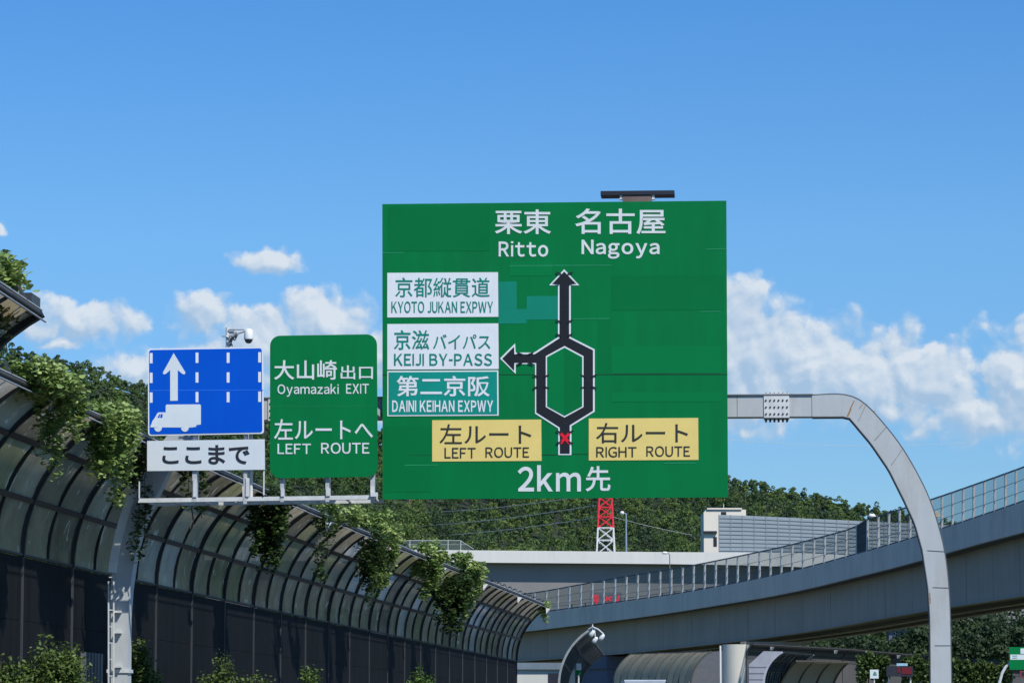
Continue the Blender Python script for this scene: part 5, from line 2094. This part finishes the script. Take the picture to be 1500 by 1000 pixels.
vine(368, 424, 6, 130, 1800, 'long dark vine hanging beneath the green exit sign', size=.10, mats_=VINE_D, seed=8)
vine(455, 531, 24, 8, 900, 'light green vine lying on the barrier edge below the huge sign', size=.11, seed=9)
vine(462, 486, 4, 115, 320, 'sparse vine strand dangling below the light green one', size=.09, mats_=VINE_D, seed=10, taper=.9)
vine(534, 582, 42, 78, 1700, 'dense vine bulging over the barrier edge before the white parapet', size=.115, seed=11)
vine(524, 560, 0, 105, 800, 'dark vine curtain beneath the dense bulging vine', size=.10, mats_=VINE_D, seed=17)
vine(604, 648, 24, 60, 1300, 'upright vine clump next to the largest far vine', size=.12, seed=12)
vine(646, 706, 26, 70, 2000, 'largest far vine clump draped over the barrier', size=.125, seed=13)
vine(630, 690, -20, 105, 1400, 'dark vine curtain beneath the largest far vine', size=.12, mats_=VINE_D, seed=14)
vine(791, 804, 6, 22, 260, 'small vine tuft at the far tip of the long barrier', size=.12, seed=15, Y=145)


def shrub(px, py_top, half_px, Y, n, label, size=.075, m_=VINE_D, seed=0):
    rng = np.random.default_rng(seed + 50)
    k = Y / F_PX
    top = zof(py_top, Y)
    t = thing('shrub', label, 'shrub', Vector(((px - CX) * k, Y, 0)), group='shrubs below the long noise barrier')
    P = []
    W = half_px * k
    ncl = max(10, n // 40)
    b = MB()
    for c in range(ncl):
        a = rng.uniform(0, 6.283)
        r = math.sqrt(rng.uniform()) * W
        h = top * (1 - .42 * (r / W) ** 1.6) * rng.uniform(.62, 1.0)
        x, y_ = r * math.cos(a), r * math.sin(a) * .8
        m2 = n // ncl
        d = rng.normal(size=(m2, 3)); d /= np.linalg.norm(d, axis=1)[:, None]
        q = d * (rng.uniform(.08, .26, m2))[:, None] * np.array([1, 1, 1.35])
        P.append(q + np.array([x, y_, h - .12]))
        if c % 3 == 0: b.tube([(x * .25, y_ * .25, 0), (x * .6, y_ * .6, h * .5), (x, y_, h)], [.03, .02, .008], 5)
    v, q = leaves(np.concatenate(P), size, up=.5, broad=.6)
    np_mesh('foliage', v, q, m_, t)
    b.build('stem', STEM, t)
    return t


SHR = leaf_mat('shrub_leaves', [(.04, .07, .018), (.09, .145, .035), (.17, .25, .065)], scale=2.2, trans=.3, rough=.5)
SHR_B = leaf_mat('shrub_leaves_bright', [(.06, .11, .02), (.10, .18, .035), (.15, .24, .05)], scale=2.2, trans=.35, rough=.5)
shrub(75, 930, 82, 57, 15000, 'broad shrub at the foot of the barrier beside the gantry post', m_=SHR, seed=1)
shrub(8, 955, 46, 56, 6500, 'low shrub beneath the leafy mound at the edge of view', m_=SHR, seed=2)
shrub(208, 920, 30, 65, 5000, 'upright shrub just behind the gantry post', m_=SHR, seed=3)
shrub(330, 955, 52, 74, 8500, 'mid sized shrub below the white notice plate', m_=SHR, seed=4)
shrub(385, 980, 38, 76, 4200, 'low dark shrub between the mid sized and the bright one', m_=SHR, seed=7)
shrub(456, 972, 24, 82, 3000, 'small bright green shrub with upright tips', m_=SHR_B, seed=5)
shrub(615, 978, 56, 95, 8000, 'low yellowish shrub at the dark foot of the barrier', size=.09, m_=SHR_B, seed=6)

# vine hedge along the dark grey wall
rng = np.random.default_rng(77)
HEDGE = leaf_mat('hedge_leaves', [(.035, .06, .018), (.075, .125, .03), (.13, .19, .05)], scale=.9, trans=.3, rough=.5)
hY = 233.5
for (xa, xb, n, lab) in ((1252, 1300, 2400, 'vine hedge stretch above the small white board'), (1318, 1366, 2200, 'vine hedge stretch between message board and gantry post'), (1392, 1478, 3800, 'vine hedge stretch between the gantry post and the small green sign')):
    xm = (xa + xb) / 2
    t = thing('vine_hedge', lab, 'hedge', Vector(((xm - CX) * hY / F_PX, hY, 0)), group='vine hedge along the grey noise wall')
    N = n
    xx = rng.uniform(xa, xb, N)
    yt = np.interp(xx, [1250, 1300, 1370, 1480], [960, 961, 967, 975]) + 2.2 * np.sin(xx * .35) + 1.5 * np.sin(xx * .9)
    yt = yt + 3.0 * np.sin(xx * .19 + 2) + rng.normal(0, 1.6, N)
    yy = yt + rng.uniform(0, 1, N) ** 1.5 * 36
    P = np.stack([(xx - CX) * hY / F_PX - t.location.x, rng.uniform(-.7, .3, N) - .35 * np.sin(xx * .55) * np.sin(yy * .4) - .5 * rng.uniform(0, 1, N) ** 4, np.array([zof(v, hY) for v in yy])], 1)
    v, q = leaves(P, .19, up=.3)
    np_mesh('foliage', v, q, HEDGE, t)
    b = MB()
    for k in range(5):
        x = (rng.uniform(xa, xb) - CX) * hY / F_PX - t.location.x
        b.tube([(x, .1, 0), (x + rng.uniform(-.3, .3), .1, zof(975, hY))], .04, 5)
    b.build('stem', STEM, t)
